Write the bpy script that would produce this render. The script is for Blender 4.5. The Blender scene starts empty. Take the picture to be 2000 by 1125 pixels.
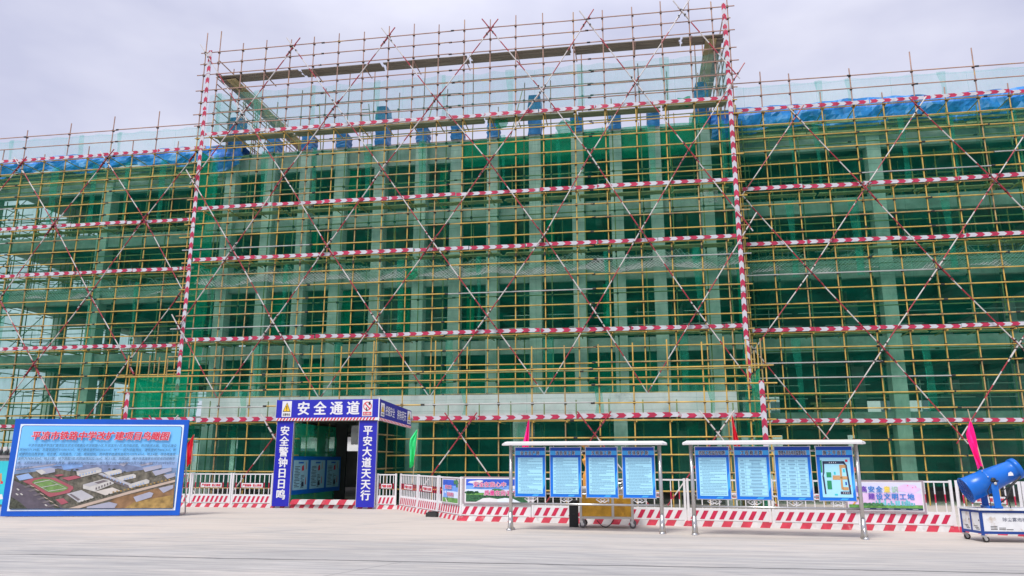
import bpy, math, random
import numpy as np
from mathutils import Vector, Matrix
R = random.Random(7)
C = bpy.context.scene.collection
scene = bpy.context.scene

# ------------------------------------------------------------------ camera, sky, sun, exposure
EYE = 1.65
cam_d = bpy.data.cameras.new("camera"); cam = bpy.data.objects.new("camera", cam_d); C.objects.link(cam)
cam_d.sensor_width = 36.0; cam_d.lens = 1477.25 * 36.0 / 2000.0
cam_d.clip_end = 2000
pitch, yaw, roll = 0.223761, 0.161674, 0.001018
fw = Vector((-math.sin(yaw) * math.cos(pitch), math.cos(yaw) * math.cos(pitch), math.sin(pitch)))
rt = Vector((math.cos(yaw), math.sin(yaw), 0)); up = rt.cross(fw)
rt, up = rt * math.cos(roll) + up * math.sin(roll), up * math.cos(roll) - rt * math.sin(roll)
cam.matrix_world = Matrix(((rt.x, up.x, -fw.x, 0), (rt.y, up.y, -fw.y, 0), (rt.z, up.z, -fw.z, EYE), (0, 0, 0, 1)))
scene.camera = cam

SUN_EL, SUN_ROT = math.radians(58), math.radians(205)
world = bpy.data.worlds.new("World"); scene.world = world; world.use_nodes = True
nt = world.node_tree; nt.nodes.clear()
def wn(t, **k):
    n = nt.nodes.new(t)
    for a, b in k.items(): setattr(n, a, b)
    return n
tc = wn("ShaderNodeTexCoord"); sky = wn("ShaderNodeTexSky", sky_type='NISHITA')
sky.sun_disc = False; sky.sun_elevation = SUN_EL; sky.sun_rotation = SUN_ROT
mp = wn("ShaderNodeMapping"); mp.inputs['Scale'].default_value = (1.0, 1.0, 2.2)
nz = wn("ShaderNodeTexNoise"); nz.inputs['Scale'].default_value = 2.1; nz.inputs['Detail'].default_value = 5; nz.inputs['Roughness'].default_value = .52
rp = wn("ShaderNodeValToRGB")
rp.color_ramp.elements[0].position = .40; rp.color_ramp.elements[0].color = (.525, .54, .70, 1)
rp.color_ramp.elements[1].position = .62; rp.color_ramp.elements[1].color = (.72, .725, .85, 1)
sx = wn("ShaderNodeSeparateXYZ"); mr = wn("ShaderNodeMapRange")
mr.inputs['From Min'].default_value = .5; mr.inputs['From Max'].default_value = 1.0
mr.inputs['To Min'].default_value = 10.0; mr.inputs['To Max'].default_value = 19.0
ml = wn("ShaderNodeVectorMath", operation='SCALE'); mx = wn("ShaderNodeMix", data_type='RGBA'); mx.inputs['Factor'].default_value = .94
bg = wn("ShaderNodeBackground"); bg.inputs['Strength'].default_value = .1; wo = wn("ShaderNodeOutputWorld")
L = nt.links.new
L(tc.outputs['Generated'], mp.inputs['Vector']); L(mp.outputs['Vector'], nz.inputs['Vector']); L(nz.outputs['Fac'], rp.inputs['Fac'])
L(tc.outputs['Generated'], sx.inputs['Vector']); L(sx.outputs['Z'], mr.inputs['Value'])
L(rp.outputs['Color'], ml.inputs[0]); L(mr.outputs['Result'], ml.inputs['Scale'])
L(sky.outputs['Color'], mx.inputs['A']); L(ml.outputs['Vector'], mx.inputs['B']); L(mx.outputs['Result'], bg.inputs['Color']); L(bg.outputs['Background'], wo.inputs['Surface'])
sun_d = bpy.data.lights.new("sun", 'SUN'); sun_d.energy = 3.0; sun_d.angle = math.radians(20); sun_d.color = (1, .96, .9)
sun = bpy.data.objects.new("sun", sun_d); C.objects.link(sun)
sd = Vector((math.sin(SUN_ROT) * math.cos(SUN_EL), math.cos(SUN_ROT) * math.cos(SUN_EL), math.sin(SUN_EL)))
sun.rotation_euler = sd.to_track_quat('Z', 'Y').to_euler()
vs = scene.view_settings; vs.view_transform = 'Standard'; vs.look = 'None'; vs.exposure = 0.25; vs.gamma = 1.0; vs.use_curve_mapping = False
scene.cycles.transparent_max_bounces = 24; scene.cycles.max_bounces = 8; scene.cycles.diffuse_bounces = 4

# ------------------------------------------------------------------ materials
MATS = {}
def M(name, rgb, rough=.6, metal=0.0, var=.12, scale=3.0, bump=0.0, stain=None, stretch=(1, 1, 1), spec=.4, stain_at=(.56, .68)):
    m = bpy.data.materials.new(name); m.use_nodes = True; t = m.node_tree; b = t.nodes['Principled BSDF']
    b.inputs['Roughness'].default_value = rough; b.inputs['Metallic'].default_value = metal; b.inputs['Specular IOR Level'].default_value = spec
    g = t.nodes.new('ShaderNodeNewGeometry'); mp = t.nodes.new('ShaderNodeMapping'); mp.inputs['Scale'].default_value = stretch
    n = t.nodes.new('ShaderNodeTexNoise'); n.inputs['Scale'].default_value = scale; n.inputs['Detail'].default_value = 6
    t.links.new(g.outputs['Position'], mp.inputs['Vector']); t.links.new(mp.outputs['Vector'], n.inputs['Vector'])
    r = t.nodes.new('ShaderNodeValToRGB'); e = r.color_ramp.elements
    e[0].position = .3; e[1].position = .7
    e[0].color = tuple(max(0, c * (1 - var)) for c in rgb) + (1,); e[1].color = tuple(min(1, c * (1 + var)) for c in rgb) + (1,)
    t.links.new(n.outputs['Fac'], r.inputs['Fac']); out = r.outputs['Color']
    if stain:
        n2 = t.nodes.new('ShaderNodeTexNoise'); n2.inputs['Scale'].default_value = scale * .6; n2.inputs['Detail'].default_value = 8; n2.inputs['Roughness'].default_value = .65
        t.links.new(mp.outputs['Vector'], n2.inputs['Vector'])
        r2 = t.nodes.new('ShaderNodeValToRGB'); r2.color_ramp.elements[0].position = stain_at[0]; r2.color_ramp.elements[1].position = stain_at[1]
        t.links.new(n2.outputs['Fac'], r2.inputs['Fac'])
        x = t.nodes.new('ShaderNodeMix'); x.data_type = 'RGBA'; x.inputs['B'].default_value = tuple(stain) + (1,)
        t.links.new(r2.outputs['Color'], x.inputs['Factor']); t.links.new(out, x.inputs['A']); out = x.outputs['Result']
    t.links.new(out, b.inputs['Base Color'])
    if bump:
        bp = t.nodes.new('ShaderNodeBump'); bp.inputs['Strength'].default_value = bump; bp.inputs['Distance'].default_value = .02
        t.links.new(n.outputs['Fac'], bp.inputs['Height']); t.links.new(bp.outputs['Normal'], b.inputs['Normal'])
    MATS[name] = m; return m
def sr(r, g, b):
    f = lambda c: (c / 255 / 12.92) if c <= 10 else ((c / 255 + .055) / 1.055) ** 2.4
    return (f(r), f(g), f(b))
def NET(name, tint, fac, dif, trl, rough_var=.12, scale=.8, weave=0.0):
    m = bpy.data.materials.new(name); m.use_nodes = True; t = m.node_tree; t.nodes.clear()
    N = t.nodes.new; o = N('ShaderNodeOutputMaterial'); tr = N('ShaderNodeBsdfTransparent'); tr.inputs['Color'].default_value = tint + (1,)
    d = N('ShaderNodeBsdfDiffuse'); d.inputs['Color'].default_value = dif + (1,); l = N('ShaderNodeBsdfTranslucent'); l.inputs['Color'].default_value = trl + (1,)
    a = N('ShaderNodeMixShader'); a.inputs[0].default_value = .5; b = N('ShaderNodeMixShader')
    g = N('ShaderNodeNewGeometry'); n = N('ShaderNodeTexNoise'); n.inputs['Scale'].default_value = scale; n.inputs['Detail'].default_value = 5
    mp = N('ShaderNodeMapping'); mp.inputs['Scale'].default_value = (1.0, 1.0, 2.5)
    mr = N('ShaderNodeMapRange'); mr.inputs['From Min'].default_value = .3; mr.inputs['From Max'].default_value = .7
    mr.inputs['To Min'].default_value = fac - rough_var; mr.inputs['To Max'].default_value = fac + rough_var
    K = t.links.new
    K(g.outputs['Position'], mp.inputs['Vector']); K(mp.outputs['Vector'], n.inputs['Vector']); K(n.outputs['Fac'], mr.inputs['Value'])
    sp = N('ShaderNodeSeparateXYZ'); K(g.outputs['Position'], sp.inputs[0]); last = mr.outputs['Result']
    cr = N('ShaderNodeTexNoise'); cr.inputs['Scale'].default_value = 1.0; cr.inputs['Detail'].default_value = 3; cr.inputs['Distortion'].default_value = 1.5   # creases
    m2 = N('ShaderNodeMapping'); m2.inputs['Scale'].default_value = (3.2, 1, 1.1); m2.inputs['Rotation'].default_value = (0, .5, 0); K(g.outputs['Position'], m2.inputs['Vector']); K(m2.outputs['Vector'], cr.inputs['Vector'])
    def mt(op, p, q):
        e = N('ShaderNodeMath'); e.operation = op
        for i, vv in enumerate((p, q)):
            if isinstance(vv, float): e.inputs[i].default_value = vv
            else: K(vv, e.inputs[i])
        return e.outputs[0]
    last = mt('ADD', last, mt('MULTIPLY', mt('SUBTRACT', cr.outputs['Fac'], .5), .35 * min(1, fac * 3)))
    for ax, per, wd in (('Z', 1.8, .022), ('X', 3.0, .010)):
        last = mt('ADD', last, mt('MULTIPLY', mt('LESS_THAN', mt('FRACT', mt('ADD', mt('DIVIDE', sp.outputs[ax], per), .31), 0.0), wd), .16))
    K(d.outputs[0], a.inputs[1]); K(l.outputs[0], a.inputs[2]); K(last, b.inputs[0]); K(tr.outputs[0], b.inputs[1]); K(a.outputs[0], b.inputs[2]); K(b.outputs[0], o.inputs['Surface'])
    MATS[name] = m; return m

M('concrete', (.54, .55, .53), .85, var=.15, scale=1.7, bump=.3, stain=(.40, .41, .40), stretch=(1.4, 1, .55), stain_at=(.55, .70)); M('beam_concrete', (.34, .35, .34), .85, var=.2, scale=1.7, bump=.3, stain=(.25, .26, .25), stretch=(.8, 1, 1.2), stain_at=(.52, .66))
def seams(name, per, wd, dark):
    m = MATS[name]; t = m.node_tree; b = t.nodes['Principled BSDF']; l = b.inputs['Base Color'].links[0]; src = l.from_socket; N = t.nodes.new; K = t.links.new
    g = N('ShaderNodeNewGeometry'); sp = N('ShaderNodeSeparateXYZ'); K(g.outputs['Position'], sp.inputs[0])
    ns = N('ShaderNodeTexNoise'); ns.inputs['Scale'].default_value = .6; K(g.outputs['Position'], ns.inputs['Vector'])
    def mt(op, p, q):
        e = N('ShaderNodeMath'); e.operation = op
        for i, vv in enumerate((p, q)):
            if isinstance(vv, (int, float)): e.inputs[i].default_value = vv
            else: K(vv, e.inputs[i])
        return e.outputs[0]
    f = mt('LESS_THAN', mt('FRACT', mt('ADD', mt('DIVIDE', sp.outputs['Z'], per), mt('MULTIPLY', ns.outputs['Fac'], .25)), 0), wd)
    x = N('ShaderNodeMix'); x.data_type = 'RGBA'; x.inputs['B'].default_value = dark + (1,); K(mt('MULTIPLY', f, .7), x.inputs['Factor']); K(src, x.inputs['A']); K(x.outputs['Result'], b.inputs['Base Color'])
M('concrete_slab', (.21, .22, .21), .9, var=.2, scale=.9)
M('porch_concrete', (.50, .51, .50), .85, var=.12, scale=1.6, bump=.2, stain=(.30, .31, .31), stain_at=(.6, .72))
seams('concrete', .62, .035, (.30, .31, .31)); seams('porch_concrete', .44, .05, (.33, .34, .33))
M('yellow_tube', (.50, .325, .075), .5, var=.25, scale=2.2, stain=(.34, .23, .10), stain_at=(.55, .72))
M('yellow_worn', (.40, .28, .11), .55, var=.3, scale=3, stain=(.25, .16, .09), stain_at=(.5, .62)); M('old_tube', (.36, .22, .17), .5, var=.25, scale=2.0, stain=(.52, .33, .1))
M('dimmed_tube', (.22, .23, .09), .55, var=.25, scale=2.0)  # tube yellow darkened and greened so inner rows look dim behind netting
M('silver_tube', (.42, .42, .40), .45, .3, var=.15)
M('red_tube', (.31, .03, .045), .4, var=.2, scale=3)
M('white_tube', (.52, .49, .47), .45, var=.1, scale=3, stain=(.55, .5, .46))
M('clamp', (.03, .025, .022), .6, var=.3, scale=8)
M('board_white', (.50, .50, .54), .5, var=.08, scale=4, stain=(.36, .33, .33), stain_at=(.56, .72))
M('board_red', (.40, .02, .065), .5, var=.22, scale=4, stain=(.44, .14, .17), stain_at=(.6, .75))
M('plank', (.22, .19, .15), .85, var=.35, scale=2, stretch=(.4, 6, 6))
M('green_plank', (.20, .23, .15), .85, var=.3, scale=2, stretch=(.4, 6, 6)); M('tarp_blue', (.014, .155, .52), .45, var=.35, scale=2.2, bump=.4)
M('tarp_wrap_blue', (.012, .15, .38), .45, var=.3, scale=3, bump=.4); M('wood', (.42, .34, .17), .8, var=.3, scale=2)
M('white_paint', (.70, .69, .70), .4, var=.05, scale=5); M('fence_red', (.52, .02, .07), .45, var=.12, scale=5)
M('kerb_white', (.58, .56, .55), .8, var=.1, scale=6, stain=(.46, .44, .42), bump=.2)
M('kerb_red', (.50, .04, .07), .75, var=.2, scale=6, stain=(.52, .28, .28), bump=.2, stain_at=(.6, .75))
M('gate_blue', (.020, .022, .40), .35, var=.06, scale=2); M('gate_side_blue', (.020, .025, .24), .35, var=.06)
M('sign_white', (.70, .70, .72), .5, var=.03); M('sign_yellow', (.80, .50, .02), .5, var=.03); M('sign_black', (.02, .02, .02), .5, var=.03)
M('sign_red', (.62, .03, .06), .5, var=.03); M('sign_pink', (.75, .45, .5), .5, var=.02)
M('bill_blue', (.004, .09, .50), .4, var=.08, scale=2); M('bill_dark', (.03, .10, .32), .4, var=.03); M('bill_pale', (.70, .78, .88), .4, var=.03)
M('board_blue', (.004, .16, .66), .35, var=.06); M('board_navy', (.004, .055, .40), .35, var=.05); M('board_cyan', (.05, .38, .82), .35, var=.04)
M('sheet_cyan', (.36, .70, .86), .4, var=.02); M('ink', (.20, .40, .56), .6, var=.05); M('ink_dark', (.03, .04, .09), .6, var=.03); M('ink_body', (.035, .07, .13), .6, var=.03)
M('steel', (.52, .52, .51), .28, .9, var=.06, scale=6); M('canopy_white', (.76, .76, .76), .35, var=.03); M('alu', (.58, .58, .58), .35, .5, var=.06)
M('cart_amber', (.60, .32, .025), .55, var=.25, scale=5, stain=(.42, .2, .02)); M('cart_frame', (.55, .53, .49), .45, .3, var=.1); M('rubber', (.03, .03, .03), .7, var=.2); M('wheel_grey', (.14, .13, .13), .6, var=.2)
M('cannon_blue', (.005, .125, .52), .3, var=.08, scale=4, stain=(.05, .20, .50), stain_at=(.58, .70)); M('cannon_navy', (.01, .05, .24), .4, var=.1); M('cannon_orange', (.66, .30, .05), .4, var=.12)
M('cart_white', (.68, .69, .70), .45, var=.06, scale=6, stain=(.46, .38, .30), stain_at=(.54, .68)); M('dirt', (.45, .36, .27), .9, var=.3)
M('flag_green', (.04, .68, .22), .7, var=.08); M('flag_pink', (.92, .015, .28), .7, var=.06); M('flag_red', (.75, .015, .04), .7, var=.06); M('bamboo', (.50, .40, .26), .7, var=.15)
M('mesh_grey', (.55, .6, .58), .8); M('black_bin', (.015, .015, .017), .5, var=.2)
M('brick_grey', (.20, .20, .20), .9, var=.25, scale=5); M('mortar', (.55, .55, .53), .9); M('mural_teal', (.03, .50, .58), .6, var=.12, scale=1.5); M('roof_tile', (.05, .055, .06), .7, var=.3)
M('far_white', (.66, .68, .68), .8, var=.06); M('far_glass', (.10, .14, .17), .25); M('far_blue', (.03, .20, .45), .6)
M('plastic', (.6, .6, .6), .4, var=.1)
NET('net_green', (.78, .98, .88), .27, (.004, .20, .125), (.01, .30, .20))
NET('net_wing', (.70, .96, .84), .29, (.004, .19, .125), (.01, .30, .20))
NET('net_bright', (.70, .97, .85), .62, (.004, .40, .20), (.01, .44, .27))
NET('net_pale', (.95, 1.0, .99), .17, (.10, .50, .40), (.30, .80, .70), rough_var=.04)
NET('net_hem', (.85, .98, .93), .34, (.03, .42, .28), (.06, .60, .42), rough_var=.06)
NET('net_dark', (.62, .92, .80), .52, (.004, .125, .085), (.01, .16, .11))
NET('net_faint', (.95, 1, .98), .24, (.06, .46, .34), (.2, .72, .58), rough_var=.04)
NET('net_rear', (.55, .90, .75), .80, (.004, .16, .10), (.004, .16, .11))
NET('net_white', (1, 1, 1), .22, (.55, .6, .58), (.5, .55, .53), rough_var=.1, scale=5)
# LED letters give off light
m = bpy.data.materials.new('led'); m.use_nodes = True; b = m.node_tree.nodes['Principled BSDF']; b.inputs['Base Color'].default_value = (.3, .01, .02, 1)
b.inputs['Emission Color'].default_value = (1, .03, .06, 1); b.inputs['Emission Strength'].default_value = 1.6; MATS['led'] = m

def concrete_ground():
    m = bpy.data.materials.new('yard_concrete'); m.use_nodes = True; t = m.node_tree; b = t.nodes['Principled BSDF']; N = t.nodes.new; K = t.links.new
    b.inputs['Roughness'].default_value = .75; b.inputs['Specular IOR Level'].default_value = .3
    g = N('ShaderNodeNewGeometry'); sp = N('ShaderNodeSeparateXYZ'); K(g.outputs['Position'], sp.inputs[0])
    def noise(scale, st, detail=6, rough=.6):
        mp = N('ShaderNodeMapping'); mp.inputs['Scale'].default_value = st; mp.inputs['Rotation'].default_value = (0, 0, .06)
        n = N('ShaderNodeTexNoise'); n.inputs['Scale'].default_value = scale; n.inputs['Detail'].default_value = detail; n.inputs['Roughness'].default_value = rough
        K(g.outputs['Position'], mp.inputs['Vector']); K(mp.outputs['Vector'], n.inputs['Vector']); return n.outputs['Fac']
    def math_(op, a, bb):
        n = N('ShaderNodeMath'); n.operation = op
        for i, v in enumerate((a, bb)):
            if isinstance(v, (int, float)): n.inputs[i].default_value = v
            elif v is not None: K(v, n.inputs[i])
        return n.outputs[0]
    def mix(f, a, bb):
        n = N('ShaderNodeMix'); n.data_type = 'RGBA'; K(f, n.inputs['Factor'])
        for k, v in (('A', a), ('B', bb)):
            if isinstance(v, tuple): n.inputs[k].default_value = v + (1,)
            else: K(v, n.inputs[k])
        return n.outputs['Result']
    def ramp(f, p0, p1):
        n = N('ShaderNodeMapRange'); n.inputs['From Min'].default_value = p0; n.inputs['From Max'].default_value = p1; K(f, n.inputs['Value']); return n.outputs['Result']
    streak = noise(1.1, (.12, 1.5, 1)); streak2 = noise(2.6, (.10, 2.2, 1), 8, .7); patch = noise(.16, (.6, 1, 1)); fine = noise(9, (1, 1, 1))
    yn = math_('ADD', sp.outputs['Y'], math_('MULTIPLY', math_('SUBTRACT', streak, .5), 9.0))
    yn = math_('ADD', yn, math_('MULTIPLY', math_('SUBTRACT', patch, .5), 6.0))
    worn = ramp(yn, 18.5, 13.5)                                     # bare grey traffic lane against dusty margin
    col = mix(worn, (.475, .42, .362), (.30, .292, .282))
    col = mix(ramp(streak2, .47, .72), col, (.47, .44, .41))
    col = mix(math_('MULTIPLY', ramp(streak2, .47, .28), .7), col, (.24, .24, .245))
    col = mix(math_('MULTIPLY', ramp(patch, .55, .75), .35), col, (.56, .46, .38))
    col = mix(math_('MULTIPLY', ramp(fine, .4, .7), .12), col, (.3, .3, .3))
    mott = noise(.75, (.45, 1, 1), 8, .7)
    col = mix(math_('MULTIPLY', ramp(mott, .50, .66), .55), col, (.33, .325, .32)); col = mix(math_('MULTIPLY', ramp(mott, .47, .33), .45), col, (.50, .455, .405))
    for (ox, oy, rad, wd, am) in ((-9, 2, 13.2, .10, .30), (-9, 2, 14.7, .10, .26), (6, -14, 30.5, .12, .28), (6, -14, 32.1, .12, .24), (-30, 34, 27, .11, .22), (14, 44, 28.2, .12, .22)):   # tyre arcs
        dx = math_('SUBTRACT', sp.outputs['X'], float(ox)); dy = math_('SUBTRACT', sp.outputs['Y'], float(oy))
        dd = math_('ABSOLUTE', math_('SUBTRACT', math_('SQRT', math_('ADD', math_('MULTIPLY', dx, dx), math_('MULTIPLY', dy, dy)), None), float(rad)), None)
        col = mix(math_('MULTIPLY', math_('MULTIPLY', ramp(dd, wd * 1.6, wd * .5), ramp(mott, .36, .56)), am), col, (.20, .20, .205))
    fs_ = noise(3.2, (.16, 2.4, 1), 9, .75); gr = noise(26, (1, 1, 1), 4, .8)
    col = mix(math_('MULTIPLY', math_('MULTIPLY', ramp(fs_, .50, .68), math_('ADD', math_('MULTIPLY', worn, .6), .15)), .9), col, (.50, .48, .455)); col = mix(math_('MULTIPLY', math_('MULTIPLY', ramp(fs_, .49, .34), math_('ADD', math_('MULTIPLY', worn, .6), .2)), .7), col, (.21, .21, .215))
    blot = noise(.42, (1, 1, 1), 9, .75); col = mix(math_('MULTIPLY', ramp(blot, .60, .70), .5), col, (.30, .285, .27))
    col = mix(math_('MULTIPLY', ramp(gr, .62, .75), .35), col, (.22, .21, .2))
    def crack(a, bx, w, x0=None, x1=None):
        wob = math_('MULTIPLY', math_('SUBTRACT', noise(.8, (1, 1, 1)), .5), .25)
        d = math_('ABSOLUTE', math_('ADD', math_('SUBTRACT', sp.outputs['Y'], a), math_('ADD', math_('MULTIPLY', sp.outputs['X'], -bx), wob)), None)
        return ramp(d, w, w * .4)
    col = mix(math_('MULTIPLY', crack(12.95, .03, .065), .9), col, (.09, .09, .09))
    col = mix(math_('MULTIPLY', crack(19.3, .03, .03), .4), col, (.25, .24, .23))
    dj = math_('ABSOLUTE', math_('SUBTRACT', math_('SUBTRACT', sp.outputs['Y'], 12.85), math_('MULTIPLY', math_('ADD', sp.outputs['X'], 3.9), 2.6)), None)   # short diagonal crack off the joint
    near = ramp(sp.outputs['Y'], 12.9, 12.8)
    col = mix(math_('MULTIPLY', math_('MULTIPLY', ramp(dj, .05, .02), near), .7), col, (.12, .12, .12))
    K(col, b.inputs['Base Color'])
    bp = N('ShaderNodeBump'); bp.inputs['Strength'].default_value = .15; bp.inputs['Distance'].default_value = .01; K(fine, bp.inputs['Height']); K(bp.outputs['Normal'], b.inputs['Normal'])
    MATS['yard_concrete'] = m
concrete_ground()

# ------------------------------------------------------------------ mesh helpers
class MB:
    def __init__(s): s.v = []; s.f = []; s.m = []; s.slots = []
    def slot(s, m):
        if m not in s.slots: s.slots.append(m)
        return s.slots.index(m)
    def poly(s, pts, m):
        i = len(s.v); s.v += [tuple(p) for p in pts]; s.f.append(tuple(range(i, i + len(pts)))); s.m.append(s.slot(m))
    def raw(s, vs, fs, m):
        i = len(s.v); s.v += [tuple(p) for p in vs]; k = s.slot(m)
        for f in fs: s.f.append(tuple(i + a for a in f)); s.m.append(k)
    def obox(s, o, ax, ay, az, m):   # o corner, three edge vectors
        o, ax, ay, az = map(Vector, (o, ax, ay, az))
        p = [o, o + ax, o + ax + ay, o + ay]; p += [q + az for q in p]
        s.raw(p, [(0, 3, 2, 1), (4, 5, 6, 7), (0, 1, 5, 4), (1, 2, 6, 5), (2, 3, 7, 6), (3, 0, 4, 7)], m)
    def box(s, x0, x1, y0, y1, z0, z1, m): s.obox((x0, y0, z0), (x1 - x0, 0, 0), (0, y1 - y0, 0), (0, 0, z1 - z0), m)
    def tube(s, p, q, r, m, n=6, caps=True, r2=None):
        p, q = Vector(p), Vector(q); d = (q - p).normalized(); a = d.orthogonal().normalized(); b = d.cross(a); r2 = r if r2 is None else r2
        i = [(math.cos(2 * math.pi * k / n), math.sin(2 * math.pi * k / n)) for k in range(n)]
        vs = [p + (a * c + b * t) * r for c, t in i] + [q + (a * c + b * t) * r2 for c, t in i]
        fs = [(k, (k + 1) % n, n + (k + 1) % n, n + k) for k in range(n)]
        if caps: fs += [tuple(range(n - 1, -1, -1)), tuple(range(n, 2 * n))]
        s.raw(vs, fs, m)
    def path(s, pts, r, m, n=6):
        for a, b in zip(pts, pts[1:]): s.tube(a, b, r, m, n)
    def lathe(s, o, ax, prof, m, n=24, open_=True):   # prof: (distance along ax, radius)
        o = Vector(o); ax = Vector(ax).normalized(); a = ax.orthogonal().normalized(); b = ax.cross(a)
        vs = []
        for t, r in prof:
            for k in range(n):
                an = 2 * math.pi * k / n; vs.append(o + ax * t + (a * math.cos(an) + b * math.sin(an)) * r)
        fs = [(j * n + k, j * n + (k + 1) % n, (j + 1) * n + (k + 1) % n, (j + 1) * n + k) for j in range(len(prof) - 1) for k in range(n)]
        if not open_: fs += [tuple(range(n - 1, -1, -1)), tuple(range((len(prof) - 1) * n, len(prof) * n))]
        s.raw(vs, fs, m)
    def build(s, name, parent=None, smooth=False, kind=None, label=None):
        o0 = Vector(parent['_w']) if parent is not None and '_w' in parent else Vector((0, 0, 0))
        me = bpy.data.meshes.new(name); me.from_pydata([tuple(Vector(v) - o0) for v in s.v], [], s.f)
        for m in s.slots: me.materials.append(MATS[m])
        me.polygons.foreach_set('material_index', s.m)
        if smooth: me.polygons.foreach_set('use_smooth', [True] * len(s.f))
        me.update(); o = bpy.data.objects.new(name, me); C.objects.link(o)
        if parent is not None: o.parent = parent; o['_w'] = tuple(o0)
        else: o['_w'] = (0., 0., 0.)
        if kind: o['kind'] = kind
        if label: o['label'] = label
        return o
def thing(name, label, cat, loc=(0, 0, 0), group=None):
    o = bpy.data.objects.new(name, None); C.objects.link(o); o.location = loc; o['_w'] = tuple(float(c) for c in loc)
    o['label'] = label; o['category'] = cat; o.empty_display_size = .2
    if group: o['group'] = group
    return o
def tag(o, label, cat, group=None):
    o['label'] = label; o['category'] = cat
    if group: o['group'] = group
    return o
def dup(root, loc, rotz, label, group=None):
    r = root.copy(); C.objects.link(r); r.location = loc; r.rotation_euler = (0, 0, rotz); r['label'] = label
    if group: r['group'] = group
    for ch in list(root.children):
        c = ch.copy(); C.objects.link(c); c.parent = r
        for g in list(ch.children):
            d = g.copy(); C.objects.link(d); d.parent = c
    return r
_tc = {}
def glyphs(s, off):
    k = (s, off)
    if k not in _tc:
        c = bpy.data.curves.new('lettering', 'FONT'); c.body = s; c.size = 1; c.offset = off; c.resolution_u = 2
        o = bpy.data.objects.new('lettering', c); C.objects.link(o); dg = bpy.context.evaluated_depsgraph_get()
        ev = o.evaluated_get(dg); me = ev.to_mesh()
        vs = [(v.co.x, v.co.y) for v in me.vertices]; fs = [tuple(p.vertices) for p in me.polygons]
        ev.to_mesh_clear(); bpy.data.objects.remove(o); bpy.data.curves.remove(c); _tc[k] = (vs, fs)
    return _tc[k]
def text(mb, s, o, r, u, h, m, w=None, off=.02, align='c', shear=0.0):
    """off = stroke thickening as a fraction of the letter height: shifted copies, each a hair proud of the one before"""
    vs, fs = glyphs(s, 0)
    if not vs: return
    o, r, u = Vector(o), Vector(r).normalized(), Vector(u).normalized(); n = r.cross(u)
    x0 = min(v[0] for v in vs); x1 = max(v[0] for v in vs)
    sxx = h if w is None else w / (x1 - x0)
    ox = (x0 + x1) / 2 if align == 'c' else x0
    if off < .02: sh = [(0, 0)]
    elif off < .05: sh = [(0, 0), (off, 0), (-off, 0), (0, off * .6), (0, -off * .6)]
    else: sh = [(off * math.cos(k * math.pi / 4), off * math.sin(k * math.pi / 4)) for k in range(8)]
    for k, (dx, dy) in enumerate(sh):
        mb.raw([o + r * ((x - ox) * sxx + dx * h + shear * (y - .39) * h) + u * ((y - .39 + dy) * h) + n * (.0004 * k) for x, y in vs], fs, m)
def para(mb, o, r, u, w, lh, n, m, rr, indent=True):   # rows of small marks: print too small to read in the photo
    o, r, u = Vector(o), Vector(r), Vector(u); k = 0; left = 0
    for i in range(n):
        if left == 0: left = rr.choice((1, 2, 2, 3)); x = .08 * w; 
        else: x = 0
        left -= 1
        end = w if left else w * rr.uniform(.35, .95)
        while x < end - .02 * w:
            g = min(rr.uniform(.05, .16) * w, end - x); a = o + r * x - u * (i * lh)
            mb.poly([a, a + r * g, a + r * g - u * lh * .4, a - u * lh * .4], m); x += g + .012 * w
def sheet(mb, a, b, z0, z1, m, step=.3, amp=.02, seed=0, sag=0.0):
    rr = random.Random(seed); a, b = Vector(a), Vector(b); ln = (b - a).length; d = (b - a) / ln; nrm = Vector((-d.y, d.x, 0))
    nx = max(2, int(ln / step)); nzz = max(2, int((z1 - z0) / step)); ph = [rr.uniform(0, 6.28) for _ in range(8)]
    vs = []
    for j in range(nzz + 1):
        for i in range(nx + 1):
            x = ln * i / nx; t = j / nzz; z = z0 + (z1 - z0) * t
            w = math.sin(x * 2.1 + ph[0]) + math.sin(x * 5.3 + z * .7 + ph[1]) * .6 + math.sin(z * 3.1 + x * .9 + ph[2]) * .7 + math.sin((x - z) * 4.4 + ph[3]) * .5 + rr.uniform(-.4, .4)
            zz = z - (sag * abs(math.sin(x * math.pi / 1.2 + ph[4])) * t if sag else 0)
            vs.append(a + d * x + nrm * (amp * w) + Vector((0, 0, zz)))
    n1 = nx + 1
    mb.raw(vs, [(j * n1 + i, j * n1 + i + 1, (j + 1) * n1 + i + 1, (j + 1) * n1 + i) for j in range(nzz) for i in range(nx)], m)

# ------------------------------------------------------------------ ground and kerbs
mb = MB(); n = 12
mb.poly([(-400, -60, 0), (400, -60, 0), (400, 600, 0), (-400, 600, 0)], 'yard_concrete')
mb.build('ground', kind='structure')

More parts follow.
